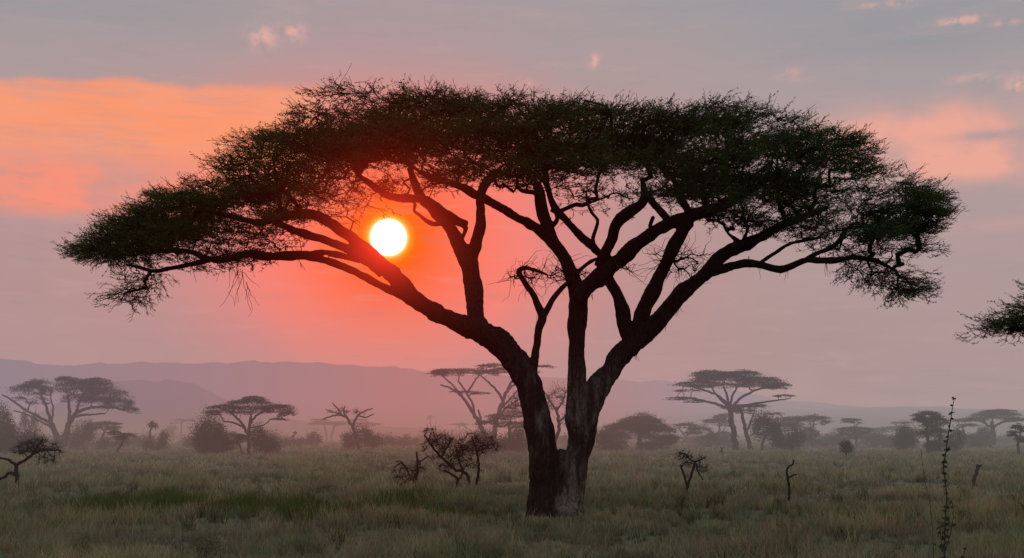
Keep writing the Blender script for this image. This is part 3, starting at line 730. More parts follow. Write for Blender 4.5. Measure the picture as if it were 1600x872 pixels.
T('acacia_tree', 'small leaning tree with slanted bare trunk at left', (182,712), 148, [[(180,713,2.4),(185,702,2.1),(191,692,1.8),(195,684,1.5)]], [(195,679,17,5,1.3),(178,676,13,5,1),(185,684,14,4,.6)])
T('bush', 'open ring-shaped hazy bush with a taller stem', (245,709), 185, [[(243,710,2),(237,695,1.6),(234,678,1.4),(238,664,1.1)],[(244,706,1.8),(252,690,1.4),(256,674,1)]], [(232,698,11,11,1.2),(257,690,11,14,1.1),(240,664,9,5,1),(244,702,18,6,1.2)], bushy=True)
T('acacia_tree', 'faint thin flat tree far off, left of the round umbrella acacia', (283,690), 470, [[(283,690,1.3),(283,672,1.1),(284,662,1)]], [(286,656,20,2.4,1),(270,661,6,2,.8)])
T('bush', 'faint far bush left of the round bush', (268,690), 430, (), [(268,672,10,7,1.3),(262,682,12,6,1)], bushy=True)
T('acacia_tree', 'neat umbrella acacia above a round bush, left of centre', (388,714), 146,
  [[(388,715,3.2),(388,695,2.9),(389,676,2.7),(391,660,2.4),(392,650,2)],[(389,682,2.3),(381,666,2),(371,654,1.8),(360,644,1.4)],[(384,670,1.8),(365,661,1.5),(345,658,1.1)],[(391,662,2),(400,650,1.6),(414,642,1.2)],[(391,668,1.2),(402,667,1),(412,664,.8)],[(390,674,1.1),(400,676,.9)]],
  [(390,629,36,10,1.4),(396,622,18,6,1.3),(350,637,30,8,1.4),(432,637,30,9,1.4),(330,645,16,4,1),(448,646,14,5,1.1),(400,640,30,6,.8),(436,655,14,3,.7),(375,644,20,4,.7)])
T('bush', 'large round dark bush beside the umbrella acacia', (330,713), 150, (), [(328,683,27,26,1.6),(318,695,18,18,1.3),(345,692,16,20,1.4)], bushy=True, density=1.3)
T('acacia_tree', 'small leafy tree under the umbrella acacia', (379,714), 144, [[(380,715,1.9),(376,702,1.6),(372,690,1.3)]], [(366,682,22,10,1.6),(358,694,16,10,1.3)])
T('bush', 'ragged dark bush right of the umbrella acacia trunk', (404,713), 149, (), [(402,686,15,18,1.6),(414,696,14,15,1.5)], bushy=True)
T('bush', 'low rounded bush at the foot of the umbrella acacia', (424,713), 145, (), [(424,699,15,13,1.6)], bushy=True)
T('bush', 'faint bush behind the umbrella acacia', (424,695), 280, (), [(422,684,17,10,1.4)], bushy=True)
T('dead_tree', 'tiny bare stem with a tuft on top, far in the pink haze', (459,697), 250, [[(456,698,1.6),(457,686,1.5),(459,679,1.4),(462,674,1.2)],[(458,680,1),(454,684,.8),(451,694,.7)]], [(461,676,4,2,1.2)])
T('bush', 'smooth low mound bush far in the pink haze', (488,697), 250, (), [(491,686,14,9,1.5),(475,691,12,6,1.3)], bushy=True, density=1.3)
T('acacia_tree', 'faint far acacia, left one of the pair behind the bare tree', (510,690), 480, [[(510,690,1.8),(509,676,1.7),(507,666,1.5)]], [(507,661,26,4.5,1.4),(500,656,15,3,1.2)])
T('acacia_tree', 'faint far acacia, right one of the pair behind the bare tree', (517,690), 490, [[(517,690,2),(519,674,2),(526,664,1.8),(545,662,1.4)]], [(535,660,26,4,1.2),(572,662,24,4,1.3),(560,656,16,3,1.1)])
T('dead_tree', 'bare twisted tree rising from a bush in the pink haze', (561,702), 168,
  [[(562,704,2.8),(557,684,2.6),(551,668,2.4),(545,657,2.2),(541,650,2)],[(542,652,1.9),(530,648,1.6),(516,651,1.3),(503,655,1)],[(534,649,1.5),(529,640,1.3),(522,633,1.1),(520,629,.8)],[(540,650,1.5),(536,642,1.3),(538,634,1)],[(551,668,1.9),(556,654,1.7),(564,645,1.5),(574,641,1.2),(582,638,.8)],[(560,650,1.4),(572,652,1.2),(584,647,.9)],[(535,647,1.2),(520,644,1),(508,640,.8)]], [], bare=[(540,642,34,7)])
T('bush', 'broad hazy bush around the foot of the bare tree', (562,700), 190, (), [(565,683,18,15,1.5),(545,690,16,11,1.4),(585,690,15,10,1.4)], bushy=True, density=1.2)
T('bush', 'long low bush right of the bare tree, far in the haze', (638,697), 270, (), [(632,689,13,8,1.4),(648,692,12,6,1.3)], bushy=True)
T('acacia_tree', 'tiny faint flat tree in the haze between the bare tree and the acacias', (718,692), 560, [[(718,692,1),(718,672,.9)]], [(718,663,16,3,1.2)])
T('acacia_tree', 'tiny faint treetop left of the thorny scrub', (673,690), 640, [[(673,690,.9),(673,660,.8)]], [(673,652,6,3,1.2)])
T('acacia_tree', 'slender acacia with several flat layers, behind the left trunk', (762,703), 190,
  [[(762,705,4.2),(756,680,3.8),(747,658,3.3),(736,640,2.8),(724,622,2.2),(706,608,1.6),(688,601,1.1)],[(740,646,2),(738,630,1.8),(728,612,1.6),(716,595,1.3)],[(730,614,1.7),(740,598,1.4),(752,580,1)],[(752,668,2.4),(750,650,1.8),(747,640,1.3)],[(722,618,1.6),(705,600,1.3),(692,588,1)]],
  [(702,580,30,6,1.6),(735,579,28,5,1.5),(688,582,16,6,1.5),(728,612,26,3,1.2),(752,614,20,2.4,1),(762,579,20,4,1.3)], depth=.6)
T('acacia_tree', 'tall slender acacia with flat layers half hidden by the left trunk', (770,703), 186,
  [[(769,705,4.4),(772,680,4),(776,655,3.6),(784,632,3.2),(792,612,2.6),(800,596,2)],[(786,626,2.4),(776,610,1.9),(764,598,1.5),(752,588,1)],[(778,650,2),(790,638,1.6),(805,628,1.2),(822,618,.8)],[(793,610,1.9),(808,598,1.5),(820,588,1)],[(781,640,1.8),(798,622,1.4),(812,606,1)]],
  [(770,571,26,5,1.5),(790,578,28,6,1.4),(820,580,26,5,1.2),(848,572,18,3,1),(760,584,20,3,1.2)], depth=.6)
T('acacia_tree', 'layered grey acacia in the haze just left of the main trunk', (800,706), 165, [[(800,707,3),(798,690,2.6),(795,668,2.2)]], [(780,650,26,7,1.1),(805,645,26,8,1.1),(762,660,22,6,.9),(795,662,30,7,.9),(830,660,20,8,.8)])
T('bush', 'dense hazy bush hugging the main trunk on its left', (810,708), 160, (), [(812,688,22,20,1.5),(795,695,20,14,1.3)], bushy=True, density=1.2)
T('bush', 'soft hazy bush behind the near thorny scrub', (752,708), 140, (), [(760,690,26,18,1.2),(740,700,20,10,1.1)], bushy=True)
T('dead_tree', 'bare twisted tree seen through the fork of the main trunk', (862,712), 118,
  [[(858,714,3.6),(866,695,3.2),(872,675,2.8),(873,655,2.4),(868,638,2)],[(866,690,2.3),(850,668,2),(838,648,1.7),(822,638,1.4),(804,632,1)],[(872,660,2),(884,650,1.6),(893,640,1.3),(900,628,1)],[(838,648,1.5),(828,628,1.2),(818,614,.9)],[(869,640,1.6),(858,625,1.3),(850,612,1)],[(870,642,1.5),(880,625,1.2),(884,610,.9)]], [], bare=[(872,622,26,20),(822,622,26,20),(885,650,14,16),(800,628,14,12)])
scrub = T('thorn_bush', 'leafless thorny scrub with crooked dark stems, left of the main trunk', (735,774), 50.5,
  [[(736,776,2.8),(734,757,2.6),(728,740,2.4),(713,734,2.2),(699,722,2.1),(687,712,1.9),(676,698,1.6),(663,680,1.2)],[(738,774,2.5),(746,750,2.3),(748,722,2.1),(744,700,1.7),(738,682,1.2)],[(714,768,2.6),(714,750,2.4),(706,742,1.8),(692,735,1.3)],[(714,752,1.8),(721,744,1.6),(724,732,1.2)],[(690,714,1.5),(698,700,1.3),(706,684,1)],[(726,740,1.7),(716,720,1.3),(712,700,1)],[(676,700,1.1),(670,690,1),(672,678,.8)]],
  [(754,690,26,16,.3),(722,695,28,18,.08)], bare=[(700,698,32,22),(678,690,22,14),(738,692,30,22),(722,715,30,16),(765,690,18,16),(672,672,14,8),(693,730,16,8)], leaf=M_GREYLEAF, bark=M_TWIG, group='dead and thorny scrub', leaf_px=1.1)
T('dead_bush', 'small dead bush with one upright snag, left of the thorny scrub', (648,762), 54,
  [[(646,764,4),(648,752,3.4),(651,738,2.6),(652,722,2),(651,706,1.2)],[(648,752,2.6),(640,748,2.2),(630,755,1.8),(616,764,1.2)],[(642,750,1.8),(637,736,1.6),(628,724,1.4),(616,730,1)],[(651,724,1.5),(661,718,1.2),(669,713,.8)],[(639,750,1.4),(638,766,1.2)],[(650,738,1.4),(656,730,1.1),(657,722,.8)],[(634,730,1),(626,720,.8),(618,722,.6)]], [], bare=[(632,735,24,14),(655,728,12,10)], bark=M_TWIG, group='dead and thorny scrub')
# right half
T('acacia_tree', 'large dome-shaped hazy tree mass just right of the main trunk', (1000,706), 190, [[(1000,706,4),(1000,690,3.6),(1000,672,3)],[(970,706,2.2),(965,688,1.8),(960,675,1.4)]], [(1000,658,36,15,1.5),(985,668,44,14,1.4),(1025,672,34,14,1.4),(958,682,30,13,1.3),(1045,685,18,10,1.2)], density=1.3)
T('bush', 'dark low bush under the dome-shaped hazy tree', (945,710), 170, (), [(945,692,20,16,1.5),(968,698,16,10,1.2)], bushy=True)
T('bush', 'hazy bush under the right side of the dome-shaped tree', (1035,708), 180, (), [(1035,693,22,12,1.3),(1010,698,18,9,1.2)], bushy=True)
T('acacia_tree', 'hazy tree with pale twisted trunks right of the dome-shaped tree', (1078,704), 225, [[(1062,705,2.2),(1066,692,2),(1074,680,1.7),(1085,672,1.3)],[(1083,705,2),(1078,692,1.8),(1070,680,1.4),(1062,670,1)],[(1072,690,1.4),(1060,682,1)]], [(1072,664,20,6,1.2),(1092,672,22,8,1.3),(1108,684,18,10,1.3)], bark=M_PALEBARK)
T('acacia_tree', 'wide umbrella-shaped acacia with layered crown, right of the main trunk', (1150,708), 178,
  [[(1150,710,5.4),(1148,690,4.6),(1145,668,4.3),(1142,650,4.2),(1140,638,4)],[(1140,640,2.6),(1120,632,2),(1092,626,1.6),(1065,622,1.1)],[(1140,638,2.6),(1128,622,2),(1106,611,1.6),(1084,605,1.1)],[(1140,638,2.4),(1137,618,1.9),(1132,602,1.4)],[(1141,638,2.6),(1158,622,2.1),(1180,610,1.7),(1205,603,1.1)],[(1142,640,2.4),(1172,632,1.8),(1205,627,1.3),(1230,623,.9)],[(1141,636,2.2),(1148,616,1.7),(1160,600,1.2)],[(1140,638,2),(1120,618,1.4),(1108,600,1)]],
  [(1130,590,46,9,1.6),(1112,583,34,6,1.5),(1155,583,34,6,1.5),(1092,599,38,6,1.5),(1185,594,38,8,1.6),(1214,602,26,6,1.5),(1065,622,26,3,1.3),(1225,618,18,2.6,1.1),(1075,610,22,2.5,.7),(1150,602,50,5,.6),(1088,627,20,2.5,.8)], depth=.85, density=1.25)
T('acacia_tree', 'shorter acacia with one flat dark pad under the umbrella-shaped one', (1172,708), 182, [[(1173,709,4.4),(1170,690,3.6),(1165,672,3.1),(1160,652,2.6),(1158,642,2)],[(1166,676,1.8),(1172,662,1.4),(1178,648,1)]], [(1155,636,30,5,1.6),(1178,633,22,3.5,1.5),(1160,642,24,4,1.1)])
T('bush', 'dark rounded bush tree right beside the umbrella acacia trunk', (1192,706), 172, [[(1190,707,2.6),(1191,694,2.2),(1194,684,1.8)]], [(1195,668,23,19,1.6),(1212,680,14,14,1.3)], bushy=True, density=1.2)
T('bush', 'dark low spreading bush right of the umbrella acacia', (1238,707), 170, (), [(1238,688,22,14,1.5),(1222,694,16,9,1.3)], bushy=True)
T('acacia_tree', 'hazy cone-shaped treetop left behind the umbrella acacia trunk', (1120,700), 260, [[(1122,701,2.4),(1122,680,2)]], [(1122,658,26,8,1.4),(1130,650,16,6,1.3),(1130,680,24,9,1.2)])
T('acacia_tree', 'hazy flat acacia touching the right side of the umbrella acacia', (1245,702), 230, [[(1248,702,2.6),(1246,685,2.3),(1242,668,1.8)]], [(1240,655,32,8,1.4),(1228,664,30,9,1.3),(1210,646,17,2.5,1.2)])
T('acacia_tree', 'hazy acacia with drooping right edge, right of the flat hazy acacia', (1272,703), 232, [[(1270,703,2.4),(1268,688,2),(1266,670,1.6)]], [(1275,653,24,6,1.4),(1264,678,18,16,1.3),(1288,660,8,5,1)])
T('acacia_tree', 'hazy stepped acacia standing alone in the right-centre distance', (1338,700), 235, [[(1338,701,2.4),(1338,685,2.1),(1336,668,1.6)]], [(1330,656,18,5,1.4),(1335,670,30,7,1.4),(1350,678,26,8,1.3),(1318,680,14,7,1.2)])
T('acacia_tree', 'faint low flat tree right of the stepped acacia', (1375,697), 330, [[(1376,697,1.6),(1376,680,1.2)]], [(1376,671,22,5,1.3),(1372,684,24,6,1.2)])
T('small_tree', 'tiny dark lollipop-shaped tree standing alone in the grass at right', (1321,720), 118, [[(1320,721,2),(1321,712,1.8),(1323,705,1.4)]], [(1323,701,12,9,1.8),(1320,695,8,6,1.5)], bushy=True, bark=M_TWIG, group='small lone trees')
T('bush', 'dark oval bush left of the tall tree at right', (1417,703), 180, (), [(1417,683,19,17,1.7),(1412,690,18,10,1.3)], bushy=True, density=1.3)
T('acacia_tree', 'faint thin flat treetop above the dark oval bush', (1410,694), 360, [[(1410,694,1.3),(1410,670,1)]], [(1408,660,18,2.5,1.3),(1402,668,18,5,1)])
T('acacia_tree', 'tall dense tree with ragged column crown behind the weed stalk', (1450,713), 155, [[(1449,714,3.2),(1451,696,2.8),(1449,676,2.4),(1448,660,2)],[(1468,714,2.4),(1466,695,2),(1468,672,1.5)]], [(1448,648,24,8,1.6),(1462,658,22,10,1.5),(1440,655,14,8,1.3),(1456,674,26,12,1.2),(1468,695,26,16,1.3)], density=1.2)
T('bush', 'ragged grey bush right of the tall dense tree', (1492,712), 165, (), [(1490,692,16,16,1.3),(1500,680,10,10,.9)], bushy=True)
T('acacia_tree', 'broad flat umbrella acacia in haze at the far right', (1551,694), 250, [[(1551,695,4.6),(1552,680,4),(1551,668,3.4),(1550,658,2.6)],[(1551,670,2),(1535,660,1.6),(1515,656,1.1)],[(1551,668,2),(1570,658,1.6),(1592,656,1.1)]], [(1556,648,42,7,1.6),(1562,642,28,4.5,1.5),(1520,655,26,4,1.3),(1588,656,24,4,1.4)], density=1.2)
T('bush', 'hazy bush at the foot of the far right umbrella acacia', (1543,693), 255, (), [(1541,675,15,8,1.4),(1536,682,10,6,1.1)], bushy=True)
T('acacia_tree', 'small dark tree cut off by the right edge', (1592,709), 140, [[(1592,710,2.4),(1591,696,2.1),(1592,684,1.6)]], [(1592,668,14,7,1.6),(1584,676,12,6,1.4),(1597,685,14,7,1.4)])
T('acacia_tree', 'grey thin-layered tree between the tall tree and far right umbrella acacia', (1512,694), 260, [[(1512,695,1.8),(1508,680,1.5),(1504,668,1.2)]], [(1500,656,24,3,1.2),(1512,664,18,4,1),(1520,682,22,7,1)])
# the far line of low bushes along the foot of the hills
for i, (px, Y, hw, hh, lb) in enumerate([(205,330,16,7,'faint low far bush left of the ring-shaped bush'),(292,520,20,6,'faint pink far bush at the foot of the nearer hill'),(450,420,20,5,'faint low far bush right of the umbrella acacia'),(602,480,18,6,'faint far bush between bare tree and long low bush'),(668,430,22,6,'faint far bush just left of the thorny scrub'),(700,520,20,6,'faint far bush behind the top of the thorny scrub'),(890,300,22,10,'hazy bush seen low between the two trunk stems'),(1300,330,18,8,'faint far bush right of the drooping hazy acacia'),(1395,320,20,7,'faint far bush left behind the dark oval bush'),(1575,330,26,7,'faint far bush under the far right umbrella acacia'),(1530,420,26,6,'faint far bush under the thin-layered grey tree'),(1090,380,30,7,'faint far bush behind the pale twisted trunks'),(390,520,30,6,'faint far bush behind the umbrella acacia stems'),(150,420,40,8,'faint far thicket behind the close pair of acacias'),(60,380,34,8,'faint far thicket behind the ragged tree'),(228,250,30,10,'hazy low scrub behind the ring-shaped bush'),(305,230,24,9,'hazy low scrub left behind the round bush'),(452,230,22,8,'hazy low scrub between umbrella acacia and tufted bare stem'),(610,240,26,9,'hazy low scrub between bare tree and dead bush'),(690,220,30,11,'hazy scrub behind the thorny scrub'),(1110,240,40,10,'hazy scrub behind the pale twisted trunks'),(1290,240,34,10,'hazy scrub left of the stepped acacia'),(1370,240,30,10,'hazy scrub between stepped acacia and dark oval bush'),(1520,230,30,10,'hazy scrub right of the ragged grey bush'),(1350,480,60,6,'faint long far thicket behind the stepped acacia'),(1210,430,60,8,'faint long far thicket behind the drooping acacia'),(980,460,60,7,'faint long far thicket behind the dome-shaped tree')]):
    gy = HY+CAMZ*F/Y
    T('bush', lb, (px, gy), Y, (), [(px, gy-hh*.8, hw, hh, 1.6), (px+hw*.5, gy-hh*.5, hw*.6, hh*.7, 1.4)], bushy=True, seed=900+i)
# dead sticks in the near grass
T('dead_tree', 'bare upright stick with hooked top and one side branch, right of centre', (1233,781), 46.5, [[(1233,786,2.2),(1233,765,1.9),(1231,748,1.9),(1229,736,1.7),(1233,729,1.5),(1239,725,1.5),(1240,719,1.2)],[(1232,746,1.5),(1239,743,1.3),(1246,742,1)]], [], bark=M_TWIG, group='dead sticks in the grass')
T('dead_bush', 'small forked dead bush with thorny twigs, right of the main trunk', (1071,775), 49.5,
  [[(1070,777,3.2),(1073,764,2.5),(1078,748,2),(1084,730,1.8),(1087,720,1.6)],[(1074,760,2),(1070,745,1.7),(1066,732,1.5),(1064,726,1.1)],[(1086,722,1.4),(1078,717,1.2),(1070,709,1.1),(1060,707,.8)],[(1087,721,1.2),(1095,719,1.4),(1103,713,1)],[(1088,724,1.5),(1091,738,1.2),(1099,750,.9)],[(1070,710,1.2),(1066,716,1),(1060,718,.7)]], [], bare=[(1068,709,16,8),(1095,724,14,14),(1076,722,12,8)], bark=M_TWIG, group='dead and thorny scrub')
T('dead_stump', 'short weathered post-like stump leaning right, near the weed stalk', (1522,769), 54, [[(1523,772,3.6),(1521,757,3.4),(1524,744,2.9),(1527,732,2.7),(1527,727,3)],[(1526,731,2),(1531,728,1.8),(1533,727,1.3)]], [], bark=M_FARBARK, group='dead sticks in the grass')
T('dead_bush', 'tiny dead twig in the grass left of the umbrella acacia trunk', (1129,709), 140, [[(1132,710,1.3),(1128,704,1.2),(1126,698,.9)],[(1129,705,1),(1124,706,.7)],[(1128,703,.8),(1131,698,.6)]], [], bark=M_TWIG, group='dead sticks in the grass')

# low dark bushes and tussocks in the near grass
for i, (px, py, hw, hh, lb) in enumerate([
  (500,738,16,8,'low dark scrub tuft left end of the dark row left of centre'),(548,741,12,7,'low dark scrub tuft right end of the dark row left of centre'),(592,735,16,7,'low grey scrub tuft left of the dead bush'),(612,718,10,5,'small scrub tuft above left of the dead bush'),(575,712,22,5,'low scrub tuft below the bare tree'),(545,716,8,5,'tiny scrub tuft below left of the bare tree'),(450,762,14,6,'small dark tussock above the green grass'),(508,768,16,9,'rounded dark tussock above the green grass'),(480,772,10,5,'tiny dark tussock left of the rounded one'),(922,780,14,8,'low dark tussock at the right foot of the main trunk'),(1065,790,12,12,'dark scrub tuft under the forked dead bush'),
  (625,772,16,7,'low scrub tuft below the dead bush'),(322,862,26,20,'leafy green tussock at the bottom edge, left'),(130,862,24,18,'leafy yellow-green weed clump at the bottom left'),(770,866,22,14,'dark tussock at the bottom edge left of the trunk'),(1050,712,26,4,'long low tussock in front of the dome-shaped tree'),(985,716,24,4,'long low tussock right of the main trunk'),(1590,782,18,7,'low dark tussock at the right edge'),(1340,758,20,5,'low tussock between the stick and the weed stalk')]):
    Y = CAMZ*F/(py+hh*.6-HY)
    T('low_bush', lb, (px, py+hh*.6), Y, [[(px, py+hh*.6, 1.2), (px, py, .9), (px+1, py-hh*.3, .6)]], [(px, py-hh*.35, hw*1.1, hh*.95, .7)], bushy=True, leaf=M_TUFT, group='scrub tufts in the grass', leaf_px=1.7, seed=300+i)

# ------------------------------------------------------------------ tall weed stalk close by
YW = 12.0; sw = YW/F
bw = at(1478, HY, YW); bw[2] = float(ground_h(bw[0], YW))-.02
weed = thing('weed_stalk', 'tall thin leafy weed stalk rising close by at right, above the horizon', 'plant', bw)
path = [(1478,1069,2.4),(1478,980,2.4),(1477,900,2.2),(1476,850,2.1),(1477,810,2),(1479,780,1.9),(1477,750,1.8),(1474,730,1.7),(1477,712,1.6),(1480,690,1.5),(1484,665,1.4),(1487,645,1.2),(1491,622,1)]
sp = smooth_path(np.array([[*at(a, b_, YW), r*sw] for a, b_, r in path]), .05)
ms_ = MB(); ms_.tube(sp[:, :3], sp[:, 3]*.55, 6)
side = [[(1477,860,1.5),(1486,830,1.4),(1490,800,1.2),(1488,785,1)],[(1476,870,1.3),(1470,840,1.2),(1468,815,1)],[(1478,940,1.6),(1500,880,1.3),(1512,850,1)],[(1478,950,1.5),(1462,890,1.2),(1458,850,1)]]
ml = MB(); rw = np.random.default_rng(5)
def weed_leaf(c, L, wd, rr):
    d = np.array([rr.choice([-1, 1])*rr.uniform(.5, 1), rr.normal()*.8, rr.uniform(-.9, .35)]); d /= np.linalg.norm(d)
    w_ = np.cross(d, rr.normal(size=3)); w_ /= np.linalg.norm(w_)
    nn = np.cross(d, w_)
    q = [c, c+d*L*.35+w_*wd+nn*wd*.3, c+d*L*.75+w_*wd*.7, c+d*L-nn*wd*.6, c+d*L*.75-w_*wd*.7, c+d*L*.35-w_*wd+nn*wd*.3]
    ml.add(np.array(q), [[0, 1, 2, 5], [2, 3, 4, 5]])
for s_ in side:
    q = smooth_path(np.array([[*at(a, b_, YW+rw.normal()*.05), r*sw] for a, b_, r in s_]), .05)
    ms_.tube(q[:, :3], q[:, 3]*.5, 5)
    for _ in range(16):
        k = rw.integers(len(q)//3, len(q)); weed_leaf(q[k, :3], rw.uniform(4, 8)*sw, rw.uniform(1.3, 2.4)*sw, rw)
for _ in range(10): pass
for (py0, py1, n, sz) in [(622,630,5,5),(636,648,5,7),(655,668,5,6),(672,684,4,6),(690,704,6,7),(712,716,4,7),(720,732,10,7),(740,760,11,6),(768,785,7,6),(785,800,7,7),(800,820,11,8),(820,850,16,9),(850,900,16,9),(900,1000,16,10)]:
    for _ in range(n):
        py = rw.uniform(py0, py1); zt = at(0, py, YW)[2]; k = np.abs(sp[:, 2]-zt).argmin()
        weed_leaf(sp[k, :3], rw.uniform(.6, 1.2)*sz*sw, rw.uniform(.25, .42)*sz*sw, rw)
ms_.build('stem', M_WEED, weed, bw); ml.build('leaves', M_WEED, weed, bw)
# thin dry stalk beside it
YD = 16.0
bd = at(1462, HY, YD); bd[2] = float(ground_h(bd[0], YD))-.02
dry = thing('grass_stalk', 'very thin dry leaning stalk left of the leafy weed stalk', 'plant', bd)
mm = MB(); q = smooth_path(np.array([[*at(a, b_, YD), r*YD/F] for a, b_, r in [(1462,972,1.1),(1460,900,1),(1455,800,.8),(1446,755,.7),(1441,720,.6),(1439,702,.9)]]), .08); mm.tube(q[:, :3], q[:, 3]*.55, 5)
mm.build('stem', M_FARBARK, dry, bd)

# ------------------------------------------------------------------ ground and grass
def field_material(name, attr):
    m, t = material(name)
    p = t.n('ShaderNodeNewGeometry').outputs['Position']
    big = t.noise(t.vm('MULTIPLY', p, (.10, .16, 0)), 1.0, 4, .6)
    mid = t.noise(t.vm('MULTIPLY', p, (.5, .8, 0)), 1.0, 4, .6)
    sm_ = t.noise(p, 6.0, 3, .6)
    straw, olive, brown = (.168,.162,.120,1), (.112,.138,.084,1), (.124,.102,.079,1)
    col = t.mix(t.mr(big, .36, .62), straw, olive)
    col = t.mix(t.mr(mid, .48, .62, 0, .95), col, brown)
    col = t.mix(t.mr(sm_, .35, .7, 0, .3), col, (.19,.175,.125,1))
    if attr:
        a = t.n('ShaderNodeAttribute', attribute_name='tint')
        col = t.mix(1.0, col, a.outputs['Color'], 'MULTIPLY')
    else:
        col = t.mix(1.0, col, (.62,.6,.58,1), 'MULTIPLY')
    d = t.n('ShaderNodeBsdfDiffuse'); t.set(d.inputs[0], col)
    if not attr: return finish(m, t, d.outputs[0])
    tr = t.n('ShaderNodeBsdfTranslucent'); t.set(tr.inputs[0], col)
    mx = t.n('ShaderNodeMixShader'); mx.inputs[0].default_value = .35
    t.t.links.new(d.outputs[0], mx.inputs[1]); t.t.links.new(tr.outputs[0], mx.inputs[2])
    return finish(m, t, mx.outputs[0])
M_SOIL = field_material('dry_soil_and_litter', False)
M_GRASS = field_material('savanna_grass', True)
M_GREEN = leaf_material('fresh_grass', (.035,.050,.016,1), (.065,.085,.030,1), .35, .5)

ys = np.concatenate([np.linspace(-60, 6, 12), np.geomspace(8, 5200, 150)])
us = np.linspace(-1, 1, 121)
gx = us[None]*(60+ys[:, None].clip(0)*1.1); gy = np.repeat(ys[:, None], 121, 1)
g = MB(); GV = np.stack([gx, gy, ground_h(gx, gy)], 2).reshape(-1, 3)
i = np.arange(len(ys)-1)[:, None]*121; j = np.arange(120)[None]
g.add(GV, np.stack([i+j, i+j+1, i+121+j+1, i+121+j], -1).reshape(-1, 4))
go_ = g.build('ground', M_SOIL, smooth=True); go_['kind'] = 'structure'

def vnoise(x, y, sx, sy, seed):
    return np.array([mnoise.noise(Vector((a*sx+seed, b*sy+seed*1.7, seed*.31))) for a, b in zip(x, y)])
def in_green(x, y):
    px = CX+x/y*F; py = HY+CAMZ*F/y
    c = np.interp(px, [80, 200, 330, 470, 640, 760], [796, 792, 796, 802, 804, 806]); hgt = np.interp(px, [60, 140, 230, 330, 470, 640, 780], [0, 9, 15, 11, 12, 8, 0])
    e = (hgt-np.abs(py-c))/9.0+vnoise(x, y, .55, .8, 5.5)*1.5
    return (rg.uniform(size=len(x)) < np.clip(.25+e, 0, .92)) & (px > 40) & (px < 800)

def tufts(mb, n_blades, X, Yv, H, W, lean, rng, tint, seedhead=0.0):
    """tufts of bent blades, built all at once"""
    n = len(X); m = n*n_blades
    bx = np.repeat(X, n_blades)+rng.normal(size=m)*np.repeat(H, n_blades)*.22
    by = np.repeat(Yv, n_blades)+rng.normal(size=m)*np.repeat(H, n_blades)*.22
    bz = ground_h(bx, by)-.02
    hgt = np.repeat(H, n_blades)*rng.uniform(.45, 1.15, m)
    a = rng.uniform(0, 2*math.pi, m); lx, ly = np.cos(a), np.sin(a)
    ln = rng.uniform(.1, 1, m)*lean*hgt
    wd = np.repeat(W, n_blades)*rng.uniform(.6, 1.3, m)*.5
    a2 = rng.uniform(0, math.pi, m); wx, wy = np.cos(a2)*wd, np.sin(a2)*wd*.6
    P0 = np.stack([bx, by, bz], 1)
    P1 = P0+np.stack([lx*ln*.3, ly*ln*.3, hgt*.55], 1)
    P2 = P0+np.stack([lx*ln, ly*ln, hgt], 1)
    Wv = np.stack([wx, wy, np.zeros(m)], 1)
    V = np.stack([P0-Wv, P0+Wv, P1+Wv*.85, P1-Wv*.85, P2], 1).reshape(-1, 3)
    o = np.arange(m)[:, None]*5
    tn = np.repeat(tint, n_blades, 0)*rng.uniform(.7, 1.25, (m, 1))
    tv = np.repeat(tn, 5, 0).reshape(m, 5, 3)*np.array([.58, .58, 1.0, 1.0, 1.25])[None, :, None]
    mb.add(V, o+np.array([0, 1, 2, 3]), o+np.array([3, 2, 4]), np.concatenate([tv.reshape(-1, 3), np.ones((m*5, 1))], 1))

rg = np.random.default_rng(21)
gm, gg = MB(), MB()
def strew(y0, y1, dens, blades, H, W, lean):
    area = (y1-y0)*(y0+y1)/2*2*.47
    n = int((area+(y1-y0)*10)*dens)
    y = np.sqrt(rg.uniform(y0**2, y1**2, n)); x = rg.uniform(-1, 1, n)*(.47*y+5)
    pn = vnoise(x, y, .22, .30, 3.1); pf = vnoise(x, y, .9, .9, 8.8)
    keep = rg.uniform(size=n) < np.clip(.75+pn*.7+pf*.5, .2, 1)
    x, y, pn, pf = x[keep], y[keep], pn[keep], pf[keep]
    gr = in_green(x, y)
    foot = np.hypot((x-O[0])/1.0, (y-O[1]))
    h_k = np.clip((foot-.8)/5.0, 0, 1)*.72+.28
    h_k[(foot < .7)] = 0
    h_ = H*np.clip(1+pn*.9+pf*.5, .35, 2.0)*rg.uniform(.7, 1.3, len(x))*h_k
    gr &= h_k > 0
    pg = vnoise(x, y, .35, .6, 12.4)
    base_t = np.stack([1+pf*.6+pn*.3+pg*.5, 1+pf*.55+pn*.3+pg*.35, 1+pf*.5+pg*.35], 1).clip(.32, 1.9)
    warm = rg.uniform(size=len(x)) < .25
    base_t[warm] *= np.array([1.25, 1.0, .85]); cool = rg.uniform(size=len(x)) < .25
    base_t[cool] *= np.array([.8, .95, .85])
    k = ~gr & (h_k > 0)
    tufts(gm, blades, x[k], y[k], h_[k], np.full(k.sum(), W), lean, rg, base_t[k])
    if gr.any() and y0 < 60:
        for _ in range(2): tufts(gg, blades+2, x[gr]+rg.normal(size=gr.sum())*.15, y[gr]+rg.normal(size=gr.sum())*.15, np.clip(h_[gr]*1.1, .3, .75), np.full(gr.sum(), W*1.1), lean*.7, rg, base_t[gr])
strew(19, 30, 22, 11, .34, .013, .75)
strew(30, 48, 13, 9, .36, .020, .75)
strew(48, 85, 4.5, 8, .40, .042, .8)
strew(85, 170, 1.3, 7, .45, .09, .9)
strew(170, 420, .16, 6, .55, .22, 1.0)
